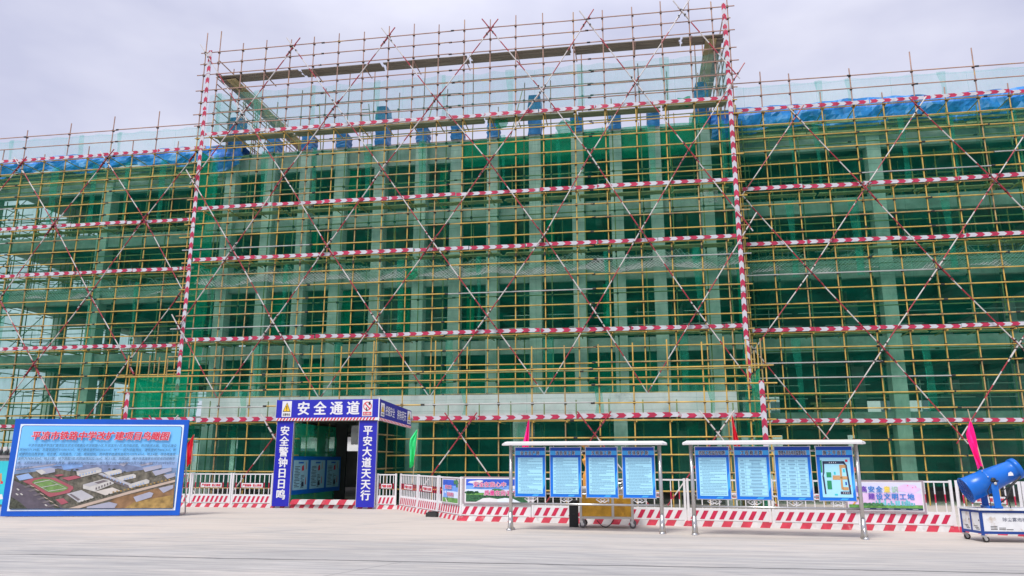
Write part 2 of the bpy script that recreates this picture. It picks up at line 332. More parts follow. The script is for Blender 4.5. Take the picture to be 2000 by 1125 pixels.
def kerb(p0, p1, name='kerb', h=.13, d=.22, per=.42):
    mb = MB(); p0, p1 = Vector(p0), Vector(p1); ln = (p1 - p0).length; e = (p1 - p0) / ln; nn = Vector((-e.y, e.x, 0)); nseg = max(2, round(ln / per)); w = ln / nseg
    sk = .07
    for i in range(nseg):
        mm = 'kerb_red' if i % 2 == 0 else 'kerb_white'
        def P(k, top, back):
            x = k * w + (sk if top and 0 < k < nseg else 0)
            return p0 + e * x + nn * (d if back else (.025 if top else 0)) + Vector((0, 0, h if top else 0))
        mb.poly([P(i, 0, 0), P(i + 1, 0, 0), P(i + 1, 1, 0), P(i, 1, 0)], mm)
        mb.poly([P(i, 1, 0), P(i + 1, 1, 0), P(i + 1, 1, 1), P(i, 1, 1)], mm)
        mb.poly([P(i, 0, 1), P(i, 1, 1), P(i + 1, 1, 1), P(i + 1, 0, 1)], mm)
    for k in (0, nseg):
        q = p0 + e * (k * w); mb.poly([q, q + nn * d, q + nn * d + Vector((0, 0, h)), q + nn * .025 + Vector((0, 0, h))], 'kerb_white')
    return mb.build(name, kind='structure')
K0, K1, K2, K3 = (-8.25, 26.05, 0), (-5.0, 21.45, 0), (7.40, 20.08, 0), (9.55, 18.35, 0)
kerb((-19.0, 26.0, 0), K0, per=.178); kerb(K0, K1, per=.17); kerb(K1, K2, per=.235); kerb(K2, K3, per=.2)

# ------------------------------------------------------------------ the building under construction
BF, WF, REAR = 31.4, 32.8, 46.5           # centre face, wing face, rear
bld = thing('concrete_frame_building', 'unfinished grey concrete building frame standing behind the green netting', 'building', (-6, 31.4, 0))
floors = [(3.06, 3.57), (6.05, 6.66), (9.15, 9.92), (12.08, 12.72), (14.95, 16.0)]
cx = [-18.72, -16.72, -14.95, -13.22, -11.30, -9.35, -7.70, -6.01, -4.10, -2.21, -.52, 1.17, 3.28]
for i, x in enumerate(cx):
    tall = i % 4 == 0 and i < 12 or i == 12
    zt = 17.85 if tall else 16.72
    mb = MB(); mb.box(x - .26, x + .26, BF, BF + .55, 3.5, 16.02, 'concrete'); c = mb.build('column', bld)
    w = .285 if tall else .262
    mb = MB(); nn = 10; ph = R.uniform(0, 6)
    ring = []
    for j in range(nn + 1):
        z = 15.92 + (zt - 15.92) * j / nn; q = w + .025 * math.sin(j * 1.9 + ph) + R.uniform(-.012, .012)
        if j == nn: q *= .8
        ring.append([(x - q, BF - .05 - R.uniform(0, .03), z), (x, BF - .08 - R.uniform(0, .03), z + R.uniform(-.02, .02)), (x + q, BF - .05, z), (x + q, BF + .62, z), (x - q, BF + .62, z)])
    for j in range(nn):
        for k in range(5): mb.poly([ring[j][k], ring[j][(k + 1) % 5], ring[j + 1][(k + 1) % 5], ring[j + 1][k]], 'tarp_wrap_blue')
    mb.poly(ring[nn], 'tarp_wrap_blue'); mb.build('tarp_wrap', c)
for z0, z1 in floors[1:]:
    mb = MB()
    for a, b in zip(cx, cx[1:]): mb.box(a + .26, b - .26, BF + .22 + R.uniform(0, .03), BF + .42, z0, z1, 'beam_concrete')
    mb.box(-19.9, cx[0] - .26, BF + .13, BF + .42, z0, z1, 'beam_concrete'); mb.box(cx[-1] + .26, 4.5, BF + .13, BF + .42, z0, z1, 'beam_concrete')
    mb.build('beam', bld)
for i in range(6, 12):                                       # netting stapled across the top of the right bays
    mb = MB(); sheet(mb, (cx[i] + .27, BF + .12, 0), (cx[i + 1] - .27, BF + .12, 0), 14.6, 15.95 + R.uniform(-.12, .15), 'net_bright', .3, .03, i + 90); mb.build('opening_net', bld)
# porch in front: parapet band, roof slab, posts
mb = MB(); mb.box(-17.5, 3.62, 28.7, 28.95, 3.22, 4.1, 'porch_concrete'); mb.build('porch_parapet', bld)
mb = MB(); mb.box(-17.5, 3.62, 28.951, 31.39, 3.3, 3.62, 'concrete_slab'); mb.build('porch_slab', bld)
for x in (-17.2, -13.6, -8.6, -4.4, -.6, 3.3):
    mb = MB(); mb.box(x - .25, x + .25, 28.75, 29.25, 0, 3.215, 'concrete'); mb.build('porch_column', bld)
# wings
XL, XR = -33.4, 23.0
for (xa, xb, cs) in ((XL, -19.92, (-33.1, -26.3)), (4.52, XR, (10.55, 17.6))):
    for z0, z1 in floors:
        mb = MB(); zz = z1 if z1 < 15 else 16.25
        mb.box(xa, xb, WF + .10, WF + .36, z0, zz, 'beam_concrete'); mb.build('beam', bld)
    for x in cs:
        mb = MB(); mb.box(x - .28, x + .28, WF, WF + .6, 0, 16.3, 'concrete'); mb.build('column', bld)
for x in (-33.1, -29.6, -26.3, -19.6, -12.4, -5, 2.2, 10.55, 17.6):
    for y in (38.5, REAR - .6):
        mb = MB(); mb.box(x - .28, x + .28, y, y + .55, 0, 15.9, 'concrete'); mb.build('inner_column', bld)
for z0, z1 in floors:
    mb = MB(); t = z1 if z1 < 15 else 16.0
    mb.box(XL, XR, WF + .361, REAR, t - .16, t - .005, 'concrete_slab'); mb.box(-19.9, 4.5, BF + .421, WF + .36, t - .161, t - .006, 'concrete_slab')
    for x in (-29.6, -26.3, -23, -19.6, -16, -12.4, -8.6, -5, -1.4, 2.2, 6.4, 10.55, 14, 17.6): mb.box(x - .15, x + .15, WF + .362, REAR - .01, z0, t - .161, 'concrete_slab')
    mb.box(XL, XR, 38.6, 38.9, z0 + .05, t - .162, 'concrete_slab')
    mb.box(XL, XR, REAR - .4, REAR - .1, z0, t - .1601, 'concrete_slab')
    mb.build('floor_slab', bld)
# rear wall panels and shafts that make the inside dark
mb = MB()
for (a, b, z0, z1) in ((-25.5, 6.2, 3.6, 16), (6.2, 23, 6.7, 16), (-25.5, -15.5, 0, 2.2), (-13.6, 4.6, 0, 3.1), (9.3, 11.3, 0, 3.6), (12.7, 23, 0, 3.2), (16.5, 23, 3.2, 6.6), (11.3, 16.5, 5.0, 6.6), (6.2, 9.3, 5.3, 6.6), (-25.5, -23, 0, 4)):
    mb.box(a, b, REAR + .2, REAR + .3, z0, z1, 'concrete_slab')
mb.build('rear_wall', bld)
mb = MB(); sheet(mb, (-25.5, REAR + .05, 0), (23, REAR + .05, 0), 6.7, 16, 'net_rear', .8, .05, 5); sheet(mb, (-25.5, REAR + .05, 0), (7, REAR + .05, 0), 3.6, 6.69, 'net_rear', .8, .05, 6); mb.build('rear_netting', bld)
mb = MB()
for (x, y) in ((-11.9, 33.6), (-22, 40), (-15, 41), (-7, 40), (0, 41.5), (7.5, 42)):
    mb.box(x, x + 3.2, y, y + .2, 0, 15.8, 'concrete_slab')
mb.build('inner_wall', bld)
# shoring props under the two upper floors, formwork joists below the roof
k = 0
for (z0, z1) in ((9.93, 12.05), (12.73, 14.9)):
    x = XL + .5
    while x < 17.5:
        yy = (WF if (x < -19.9 or x > 4.5) else BF) + R.uniform(.5, .9)
        if abs(x - 10.55) > .4 and k < 98:
            mb = MB(); l = R.uniform(-.02, .02); mb.tube((x, yy, z0), (x + l, yy, z1), .026, 'yellow_tube' if R.random() < .8 else 'dimmed_tube', 5, False)
            if R.random() < .5: mb.tube((x, yy, z0 + 1.1), (x + 1.1, yy + .02, z0 + 1.1), .022, 'dimmed_tube', 5, False)
            mb.build('shoring_prop', bld); k += 1
        x += R.uniform(.85, 1.35)
mb = MB()
for (z0, z1) in ((9.93, 12.05), (12.73, 14.9)):
    for y in (34.6, 36, 37.4, 39.6, 41.2, 43):
        x = XL + .4
        while x < 18:
            mb.tube((x, y, z0), (x, y, z1), .026, 'dimmed_tube', 4, False); x += R.uniform(1.0, 1.4)
        for dz in (.5, 1.5): mb.tube((XL, y, z0 + dz), (XR, y, z0 + dz), .024, 'dimmed_tube', 4, False)
mb.build('shoring_prop', bld, kind='stuff')
for (xa, xb) in ((XL, -20), (4.6, 19.5)):
    for i in range(9):
        z = 14.75 + i * .16; y = WF - .22 - .09 * (i % 3) if i > 3 else WF + .7 + i * .5
        mb = MB(); x = xa
        while x < xb:
            e = min(xb, x + R.uniform(3, 4.2)); dz = R.uniform(-.03, .03); mb.box(x, e - .05, y, y + .07, z + dz, z + dz + .08, 'wood' if i % 3 else 'dimmed_tube'); x = e
        mb.build('formwork_joist', bld)
# guard rails inside the open floors
for (xa, xb, zf) in ((-17, 3, 6.66), (5, 18, 6.66), (-31, -21, 6.66), (5, 18, 3.57), (-31, -21, 3.57), (-31, -21, 9.92), (6, 17, 9.92)):
    mb = MB(); y = (WF if xa > 4 or xa < -20 else BF) + .75
    for dz in (.6, 1.15):
        x = xa
        while x < xb: e = x + R.uniform(1.2, 2.2); mb.tube((x, y, zf + dz), (e, y, zf + dz), .02, 'silver_tube', 5); x = e + R.uniform(.1, 1.1)
    x = xa + .8
    while x < xb: mb.tube((x, y + .03, zf), (x, y + .03, zf + 1.35), .02, 'silver_tube', 5); x += R.uniform(2.2, 3.0)
    mb.build('guard_rail', bld)
for (x, y, z, w_, h_, m_) in ((7.4, 34.2, 3.57, 1.6, .5, 'wood'), (12.6, 34.6, 3.57, 1.1, .8, 'brick_grey'), (-24, 34.4, 3.57, 1.8, .6, 'wood'), (-22.2, 34.0, 6.66, 1.2, .7, 'brick_grey'), (8.6, 34.3, 6.66, 1.4, .6, 'brick_grey'), (13.2, 34.1, 9.92, 1.7, .4, 'wood'), (-6.9, 32.9, 6.66, .8, .5, 'wood'), (-.0, 32.8, 9.9, .8, .6, 'brick_grey'), (-13.9, 33, 9.9, .9, .5, 'wood')):
    mb = MB(); n_ = 5
    for i in range(n_): mb.box(x + R.uniform(-.1, .1), x + w_ + R.uniform(-.1, .1), y, y + .5, z + h_ * i / n_ + .002, z + h_ * (i + 1) / n_ - .01, m_)
    mb.build('stacked_material', bld)
# blue tarps folded over the roof edge
def tarp(xa, xb, y, zb, zt, seed):
    rr = random.Random(seed); mb = MB(); nx = int((xb - xa) / .22); rows = []
    for j in range(7):
        t = j / 6; row = []
        for i in range(nx + 1):
            x = xa + (xb - xa) * i / nx
            low = zb + .16 * math.sin(x * 1.3 + seed) + .09 * math.sin(x * 3.7 + seed * 2)
            top = zt + .05 * math.sin(x * .9 + seed)
            row.append((x + .05 * math.sin(j * 2 + x * 3), y - .10 - .05 * math.sin(x * 6.1 + j) - .05 * math.sin(x * 2.3 - j * 1.3) + rr.uniform(-.02, .02) + (.25 * t * t), low + (top - low) * t))
        rows.append(row)
    for j in range(6):
        for i in range(nx): mb.poly([rows[j][i], rows[j][i + 1], rows[j + 1][i + 1], rows[j + 1][i]], 'tarp_blue')
    for i in range(nx): mb.poly([rows[6][i], rows[6][i + 1], (rows[6][i + 1][0], y + 1.6, zt - .1), (rows[6][i][0], y + 1.6, zt - .1)], 'tarp_blue')
    return mb.build('roof_tarp', bld)
tarp(-33.3, -20.0, WF - .1, 16.15, 17.15, 3); tarp(4.6, 19.5, WF - .1, 15.95, 17.25, 11); tarp(3.6, 4.5, BF - .1, 15.2, 16.4, 5); tarp(-19.6, -18.2, BF - .1, 15.1, 16.3, 6)
# nets hung in the window openings
for i, (a, b) in enumerate(zip(cx, cx[1:])):
    mb = MB(); sheet(mb, (a + .28, BF + .30, 0), (b - .28, BF + .30, 0), 3.75, 5.55 + R.uniform(-.5, .3), 'net_bright', .25, .03, i + 40); mb.build('opening_net', bld)
for (i, z0, z1, fa, fb) in ((1, 6.8, 9.0, .1, .55), (3, 6.8, 9.1, .0, .35), (4, 6.9, 9.1, .5, .9), (6, 6.8, 9.1, .2, .5), (8, 10, 12, .1, .4), (3, 12.8, 14.9, .05, .45), (5, 12.8, 14.8, .5, .8), (9, 6.8, 9.0, .6, .9), (11, 12.8, 14.8, .1, .3), (2, 10, 12, .1, .4)):
    a, b = cx[i] + .26, cx[i + 1] - .26; mb = MB(); sheet(mb, (a + (b - a) * fa, BF + .34, 0), (a + (b - a) * fb, BF + .34, 0), z0, z1, 'net_bright', .2, .05, i + 60); mb.build('opening_net', bld)

# ------------------------------------------------------------------ scaffolds
TR = .0255
def rod(mb, p, q, m, jit=.014, seg=6.0, n=6):
    p, q = Vector(p), Vector(q); ln = (q - p).length; k = max(1, round(ln / seg)); pr = None
    for i in range(k):
        o = Vector((R.uniform(-jit, jit), R.uniform(-jit, jit), R.uniform(-jit, jit)))
        a = p + (q - p) * (i / k) + o; b = p + (q - p) * ((i + 1) / k) + Vector((R.uniform(-jit, jit), R.uniform(-jit, jit), R.uniform(-jit, jit)))
        mm = m if isinstance(m, str) else m()
        if mm == 'yellow_tube' and R.random() < .3: mm = 'yellow_worn'
        mb.tube(a, b, TR, mm, n)
        if i: mb.tube(a - (b - a).normalized() * .07, a + (b - a).normalized() * .07, TR * 1.5, 'clamp', n)
def standard(par, x, y, z0, z1, zs, split=16.3, lean=0.0, clamps=True, mat='yellow_tube', name='standard'):
    mb = MB(); a = R.uniform(-.012, .012)
    if z1 > split > z0:
        rod(mb, (x, y, z0), (x + a, y, split), mat); rod(mb, (x + a, y, split), (x + a + R.uniform(-.02, .02), y, z1), 'old_tube')
    else: rod(mb, (x, y, z0), (x + a, y, z1), mat)
    if clamps:
        for z in zs:
            if z0 < z < z1: 
                s = .043; mb.obox((x - s + R.uniform(-.01, .01), y - .05, z - s), (2 * s, 0, 0), (0, .1, 0), (0, 0, 2 * s * R.uniform(.8, 1.2)), 'clamp')
    mb.build(name, par)
def ledger(par, xa, xb, y, z, mat=None, name='ledger'):
    mb = MB()
    mm = mat or (lambda: R.choice(['yellow_tube'] * 24 + ['silver_tube']) if z < 16.4 else 'old_tube')
    x0, x1 = xa - R.uniform(.08, .35), xb + R.uniform(.08, .35)
    rod(mb, (x0, y, z + R.uniform(-.012, .012)), (x1, y, z + R.uniform(-.02, .02)), mm, .018)
    mb.build(name, par)
def chevrons(mb, o, d, u, ln, h, per=.53, start=0.0):      # red arrowheads along d on a white board
    o, d, u = Vector(o), Vector(d), Vector(u); nrm = u.cross(d).normalized() * -1
    if nrm.y > 0: nrm = -nrm
    th = nrm * -.018
    mb.obox(o, d * ln, u * h, th, 'board_white')
    x = start - per; o2 = o + nrm * .003
    while x < ln:
        for aa in (0,):
            w = per * .5; a = h * .62
            def clampx(v): return max(0.004, min(ln - .004, v))
            pts = [(x, 0), (x + w, 0), (x + w + a, h / 2), (x + w, h), (x, h), (x + a, h / 2)]
            pts = [(clampx(px), py) for px, py in pts]
            if max(p[0] for p in pts) - min(p[0] for p in pts) > .02:
                P = [o2 + d * px + u * py for px, py in pts]
                mb.poly([P[0], P[1], P[2], P[5]], 'board_red'); mb.poly([P[5], P[2], P[3], P[4]], 'board_red')
        x += per
def kick(par, xa, xb, y, z, h=.155):
    x = xa; st = R.uniform(0, .5)
    while x < xb - .05:
        ln = min(R.choice((2.4, 3.0, 3.6)), xb - x)
        if xb - x - ln < .6: ln = xb - x
        mb = MB(); t = R.uniform(-.012, .012)
        chevrons(mb, (x, y - R.uniform(0, .008), z + R.uniform(-.015, .015)), Vector((1, 0, t)).normalized(), (0, 0, 1), ln - R.uniform(.0, .05), h + R.uniform(-.01, .01), start=R.uniform(0, .5))
        mb.build('kickboard', par); x += ln
def guard(par, x, y, z0, z1, w=.175):
    z = z0
    while z < z1 - .1:
        ln = min(1.9, z1 - z); mb = MB(); chevrons(mb, (x + w / 2 + R.uniform(-.012, .012), y, z), (0, 0, 1), (-1, 0, 0), ln - .02, w, per=.5, start=R.uniform(0, .4)); mb.build('corner_guard', par); z += ln
def brace(par, pts, y, phase=0.0, ext=.25):
    pts = [Vector((p[0], y, p[1])) for p in pts]; mb = MB()
    d0 = (pts[0] - pts[1]).normalized(); pts[0] = pts[0] + d0 * ext; d1 = (pts[-1] - pts[-2]).normalized(); pts[-1] = pts[-1] + d1 * ext
    c = phase
    for a, b in zip(pts, pts[1:]):
        ln = (b - a).length; d = (b - a) / ln; s = 0.0
        while s < ln:
            e = min(ln, s + .62 - (c % .62)); col = 'red_tube' if int(c / .62) % 2 == 0 else 'white_tube'
            mb.tube(a + d * s, a + d * e, TR * .97, col, 6, False); c += e - s + 1e-6; s = e
        # lapped joint near the node
        off = Vector((0, -.055, 0)); mb.tube(b - d * .75 + off, b + d * .35 + off, TR * 1.02, R.choice(('red_tube', 'white_tube')), 6)
        for q in ((-.6, -.15, .25) if b is not pts[-1] else (-.5, -.2)): mb.tube(b + d * q + Vector((0, -.09, 0)), b + d * q + Vector((0, .04, 0)), .038, 'clamp', 6)
    mb.build('cross_brace', par)
def diagonals(par, X, Z, par0, y, skip=()):
    """X node columns, Z node rows; nodes exist where (i+j)%2==par0. Follow every diagonal through the lattice."""
    nx, nzz = len(X), len(Z)
    for sgn in (1, -1):
        for i in range(nx):
            for j in range(nzz):
                if (i + j) % 2 != par0: continue
                pi, pj = i - sgn, j - 1
                if 0 <= pi < nx and pj >= 0: continue
                line = []; a, b = i, j
                while 0 <= a < nx and b < nzz: line.append((X[a] + R.uniform(-.05, .05), Z[b] + R.uniform(-.05, .05))); a += sgn; b += 1
                if len(line) >= 2: brace(par, line, y + (0 if sgn > 0 else -.06), R.uniform(0, 1.2))
def planks(par, xa, xb, y0, y1, z, seg=4.0, mat='plank'):
    x = xa
    while x < xb - .2:
        e = min(xb, x + seg * R.uniform(.85, 1.1)); mb = MB(); dz = R.uniform(-.02, .02); k = 4; w = (y1 - y0) / k
        for i in range(k): mb.box(x + R.uniform(.0, .12), e - R.uniform(.02, .14), y0 + i * w, y0 + (i + 1) * w - .015, z + dz + R.uniform(0, .02), z + dz + .05, mat)
        mb.build('platform_board', par); x = e
def transoms(par, xs, y0, y1, z, mat='yellow_tube'):
    for x in xs:
        mb = MB(); mb.tube((x + .06, y0 - R.uniform(.1, .2), z - .05), (x + .06 + R.uniform(-.03, .03), y1, z - .05), TR, mat, 6); mb.build('transom', par)
def net(par, a, b, z0, z1, m, amp=.02, seed=0, step=.3, name='safety_net', sag=0.0):
    mb = MB(); sheet(mb, a, b, z0, z1, m, step, amp, seed, sag); return mb.build(name, par, smooth=True)
def hems(par, xs, y, z0, z1, seed=0, m='net_hem'):
    rr = random.Random(seed)
    for x in xs:
        w = rr.uniform(.16, .36); mb = MB(); rows = []
        for j in range(9):
            t = j / 8; ww = w * (1 - .2 * math.sin(t * 3 + x)); rows.append([(x - ww / 2 + .05 * math.sin(t * 5), y - .02 + .02 * math.sin(j), z0 + (z1 - z0) * t), (x + .02, y - .05, z0 + (z1 - z0) * t), (x + ww / 2, y - .01, z0 + (z1 - z0) * t)])
        for j in range(8):
            for k in range(2): mb.poly([rows[j][k], rows[j][k + 1], rows[j + 1][k + 1], rows[j + 1][k]], m)
        mb.build('net_overlap', par, smooth=True)
def catch_net(par, xa, xb, y, z, seed):
    rr = random.Random(seed); mb = MB(); x = xa; 
    nx = int((xb - xa) / .3); rows = []
    for j in range(4):
        rows.append([(xa + (xb - xa) * i / nx, y - .08 * j + .06 * math.sin(i * .9 + j), z - .23 * j + .08 * math.sin(i * .55 + seed) + rr.uniform(-.03, .03) + (.12 if i % 7 == 0 and j == 0 else 0)) for i in range(nx + 1)])
    for j in range(3):
        for i in range(nx): mb.poly([rows[j][i], rows[j][i + 1], rows[j + 1][i + 1], rows[j + 1][i]], 'net_white')
    for i in range(nx):
        for j in range(3):
            a, b = Vector(rows[j][i]), Vector(rows[j + 1][i + 1]); c, d = Vector(rows[j + 1][i]), Vector(rows[j][i + 1])
            for (p, q) in ((a, b), (c, d)):
                for s in (0, .5): mb.tube(p + Vector((s * .3, -.01, 0)), q + Vector((s * .3, -.01, 0)), .006, 'mesh_grey', 3, False)
    mb.build('catch_net', par)

lad = lambda a, b: [6.62 + .6 * k for k in range(a, b)]
BANDS = [6.62, 10.22, 12.62, 16.22]
# --- centre scaffold
sc = thing('scaffold', 'tallest yellow tube scaffold with green netting across the middle of the building', 'scaffold', (-7.6, 30, 0), 'scaffolds around the building')
AX = [-19.74, -19.04, -17.83, -16.64, -15.42, -14.25, -13.03, -11.81, -10.62, -9.44, -8.26, -7.09, -5.89, -4.74, -3.51, -2.17, -.89, .42, 1.63, 2.8, 3.77, 4.42]
zsA = lad(-4, 21) + [19.43, 20.02, 20.58]
for i, x in enumerate(AX):
    z0 = 0 if x < -17.6 or x > 3.7 else 3.63
    zt = 21.0 + R.uniform(-.12, .15) + (.6 if i < 2 else 0) + (.3 if i == len(AX) - 1 else 0)
    standard(sc, x, 30, z0, zt, zsA)
for i, x in enumerate(AX[1:-1]): standard(sc, x + .22 + R.uniform(-.06, .06), 31.0, 3.63 if -17.6 < x < 3.6 else 0, R.choice((18.3, 18.8, 19.6, 17.2)), lad(-3, 20)[::3], mat='dimmed_tube', name='inner_standard')
for z in zsA: ledger(sc, -19.75, 4.42, 29.95, z)
for k, z in enumerate(lad(-3, 21)):
    if k % 3 == 0 or z > 16: ledger(sc, -19.4, 4.2, 31.05, z + .03, 'dimmed_tube' if z < 16.3 else 'old_tube', 'inner_ledger')
for z in BANDS: kick(sc, -19.3, 4.2, 29.90, z + .05); transoms(sc, AX[1:-1], 29.95, 31.1, z)
transoms(sc, AX[1:-1:2], 29.95, 31.1, 19.25, 'old_tube')
for z in (6.62, 10.22, 12.62): planks(sc, -19.2, 4.1, 30.55, 30.98, z + .0, 3.6, 'wood')
planks(sc, -19.0, 4.2, 30.15, 30.65, 16.24, 4.2, 'green_plank'); planks(sc, -19.1, 4.3, 30.05, 30.75, 19.32, 4.4, 'plank')
guard(sc, -19.45, 29.90, 4.3, 20.7); guard(sc, 4.27, 29.90, 4.3, 20.75)
diagonals(sc, [-19.6, -17.42, -15.2, -12.95, -10.6, -8.3, -5.88, -3.57, -1.56, .45, 2.47, 4.6], [4.15, 7.4, 10.72, 14.1, 17.25, 20.4], 1, 29.84)
net(sc, (-19.55, 30.10, 0), (4.3, 30.10, 0), 4.12, 15.3, 'net_green', .03, 1, .3, sag=.06)
net(sc, (-19.4, 30.12, 0), (4.25, 30.12, 0), 16.45, 18.55, 'net_pale', .02, 2, .3, sag=.13)
net(sc, (-19.50, 30.14, 0), (-19.45, 31.5, 0), 0, 15.6, 'net_bright', .03, 3); net(sc, (4.3, 30.14, 0), (4.27, 31.5, 0), 0, 15.6, 'net_bright', .03, 4)
hems(sc, [-18.7, -16.3, -13.9, -11.4, -8.9, -5.3, -2.9, 1.0, 3.9], 30.08, 12.9, 15.4, 3); hems(sc, [-18.3, -14.9, -9.7, -6.3, -1.0, 2.6], 30.08, 7, 10, 4); hems(sc, [-15.9, -12.3, -7.5, -3.4, 1.9], 30.08, 4.2, 6.5, 5)
hems(sc, [-18.9, -16.9, -14.2, -11.1, -8.0, -5.0, -1.9, 1.7], 30.1, 16.5, 18.5, 6, 'net_faint')
catch_net(sc, -19.2, 4.2, 29.9 + .35, 9.85, 2)
# the two returns running back on the roof
for (xs, sgn) in ((-18.95, 1), (4.22, -1)):
    for y in np.arange(31.2, 38.6, 1.2):
        standard(sc, xs, float(y), 16.0, R.uniform(19.4, 20.6), (16.82, 17.42, 18.02), mat='old_tube', name='return_standard')
        standard(sc, xs + sgn * .8, float(y), 16.0, R.uniform(18.6, 19.6), (), mat='dimmed_tube', name='return_standard', clamps=False)
    for z in (16.5, 17.1, 17.7, 18.3, 18.9, 19.5, 20.1):
        mb = MB(); rod(mb, (xs, 29.9, z), (xs, 38.3, z), 'old_tube'); mb.build('return_ledger', sc)
        if z < 19: mb = MB(); rod(mb, (xs + sgn * .8, 30.9, z + .05), (xs + sgn * .8, 38.2, z + .05), 'dimmed_tube'); mb.build('return_ledger', sc)
    for y in np.arange(30.2, 38, 3.9):
        mb = MB()
        for i in range(3): mb.box(xs + sgn * .05 + (i * .24 if sgn > 0 else -i * .24 - .23), xs + sgn * .05 + (i * .24 + .23 if sgn > 0 else -i * .24), float(y), float(y) + 3.85, 19.2 + .01 * i, 19.25 + .01 * i, 'wood' if i else 'plank')
        mb.build('platform_board', sc)
    net(sc, (xs - sgn * .05, 30.2, 0), (xs - sgn * .05, 38.2, 0), 16.2, 18.6, 'net_pale', .03, 9)
# rear side of the ring on the roof
for x in np.arange(-18.4, 4.3, 1.9): standard(sc, float(x), 38.3, 15.9, R.uniform(18.8, 20.0), (), mat='old_tube', name='rear_standard', clamps=False)
for z in (16.8, 17.6, 18.4, 19.0): ledger(sc, -18.9, 4.2, 38.25, z, 'old_tube', 'rear_ledger')
for (x, a) in ((-9.6, .25), (-14.6, -.2), (-5.4, .3)):       # a few loose poles leaning on the roof
    mb = MB(); rod(mb, (x, 32.2, 16), (x + a * 2, 32.6, 18.9), 'dimmed_tube'); mb.build('loose_pole', sc)
mb = MB()                                                   # ladder between the platforms
for dx in (0, .4): mb.tube((-12.0 + dx, 31.2, 15.4), (-12.35 + dx, 31.3, 18.0), .022, 'dimmed_tube', 6)
for i in range(8): z = 15.6 + i * .3; o = -.135 * (z - 15.4); mb.tube((-12.0 + o, 31.24, z), (-11.6 + o, 31.24, z), .018, 'dimmed_tube', 6)
mb.build('ladder', sc)
def rag(par, x, y, z, s, seed, m='net_bright'):
    rr = random.Random(seed); mb = MB(); rows = []
    for j in range(7):
        t = j / 6; rows.append([(x + s * (k / 4 - .5) * (1 - .5 * abs(t - .4)) + rr.uniform(-.06, .06) * s, y + rr.uniform(-.12, .12), z - s * t * .8 + rr.uniform(-.08, .08) * s) for k in range(5)])
    for j in range(6):
        for k in range(4): mb.poly([rows[j][k], rows[j][k + 1], rows[j + 1][k + 1], rows[j + 1][k]], m)
    mb.build('net_bundle', par)
rag(sc, -5.4, 30.3, 16.3, .6, 1); rag(sc, -2.6, 30.5, 16.1, .9, 2); rag(sc, 2.45, 30.3, 16.7, .6, 3); rag(sc, 3.0, 30.4, 15.9, .8, 4, 'net_bright'); rag(sc, -9.2, 29.98, 9.6, .6, 5); rag(sc, 3.25, 30.05, 12.35, .7, 6, 'net_white')

# --- wings
def wing(label, loc, xs, xa, xb, tall, bseed, X, par0, Z):
    s = thing('scaffold', label, 'scaffold', loc, 'scaffolds around the building')
    zs = [.6 + 6.02 - 6.62 + 6.62 - 5.4 - .6] ; zs = [1.22, 1.82] + lad(-7, 17) + [17.02, 17.62]
    for i, x in enumerate(xs):
        standard(s, x, 31.35, 0, (18.45 + R.uniform(-.5, .1)) if tall(i) else R.uniform(16.6, 17.1), zs)
        standard(s, x + .35, 32.35, 0, R.uniform(15.4, 16.6), lad(-5, 15)[::3], mat='dimmed_tube', name='inner_standard')
    for z in zs: ledger(s, xa, xb, 31.30, z)
    for k, z in enumerate(lad(-7, 16)):
        if k % 3 == 0: ledger(s, xa, xb, 32.40, z + .03, 'dimmed_tube', 'inner_ledger')
    for z in [3.02] + BANDS: kick(s, xa, xb, 31.25, z + .05); transoms(s, xs, 31.3, 32.5, z)
    for z in [3.02] + BANDS[:3]: planks(s, xa, xb, 31.9, 32.3, z, 3.6, 'wood')
    diagonals(s, X, Z, par0, 31.19)
    net(s, (xa, 31.45, 0), (xb, 31.45, 0), .7, 16.2, 'net_wing', .03, bseed, .3)
    net(s, (xa, 31.46, 0), (xb, 31.46, 0), 16.25, 17.6, 'net_pale', .02, bseed + 1, .3, sag=.10)
    catch_net(s, xa, xb, 31.7, 9.85, bseed)
    return s
LX = [-20.4 - 1.213 * k for k in range(13)]
sl = wing('yellow tube scaffold with green netting over the left wing, open sky showing through its floors', (-27, 31.35, 0), LX, -35.2, -20.05, lambda i: i % 2 == 0, 21,
     [-20.45 - 2.4 * k for k in range(7)], 0, [2.5, 5.95, 9.2, 12.8, 16.0])
hems(sl, [-31.6, -28.2, -26.0, -24.2, -22.3], 31.42, 12.7, 15.9, 1); hems(sl, [-30, -25.3, -23], 31.42, 6.7, 9.8, 2); hems(sl, [-31.0, -27.0, -24.9, -20.6], 31.43, 16.4, 17.55, 3, 'net_faint')
RX = [4.70, 5.78, 6.98, 8.2, 9.45, 10.66, 11.91, 13.1, 14.32, 15.5, 16.7, 17.9, 19.1]
sr_ = wing('yellow tube scaffold with green netting over the right wing beneath the wide blue tarp', (11, 31.35, 0), RX, 4.72, 19.3, lambda i: i in (1, 2, 4, 6, 8, 10, 11), 31,
     [4.7 + 2.42 * k for k in range(7)], 1, [2.5, 5.95, 9.12, 12.5, 15.85])
hems(sr_, [6.9, 7.9, 11.3, 13.2, 15.6], 31.42, 12.7, 15.6, 4); hems(sr_, [6.6, 9.1, 12.6], 31.42, 8.9, 12.2, 5); hems(sr_, [6.4, 11.2, 15.1], 31.42, 3.5, 6.4, 6); hems(sr_, [8.2, 9.4, 13.1], 31.43, 16.4, 17.55, 7, 'net_faint')
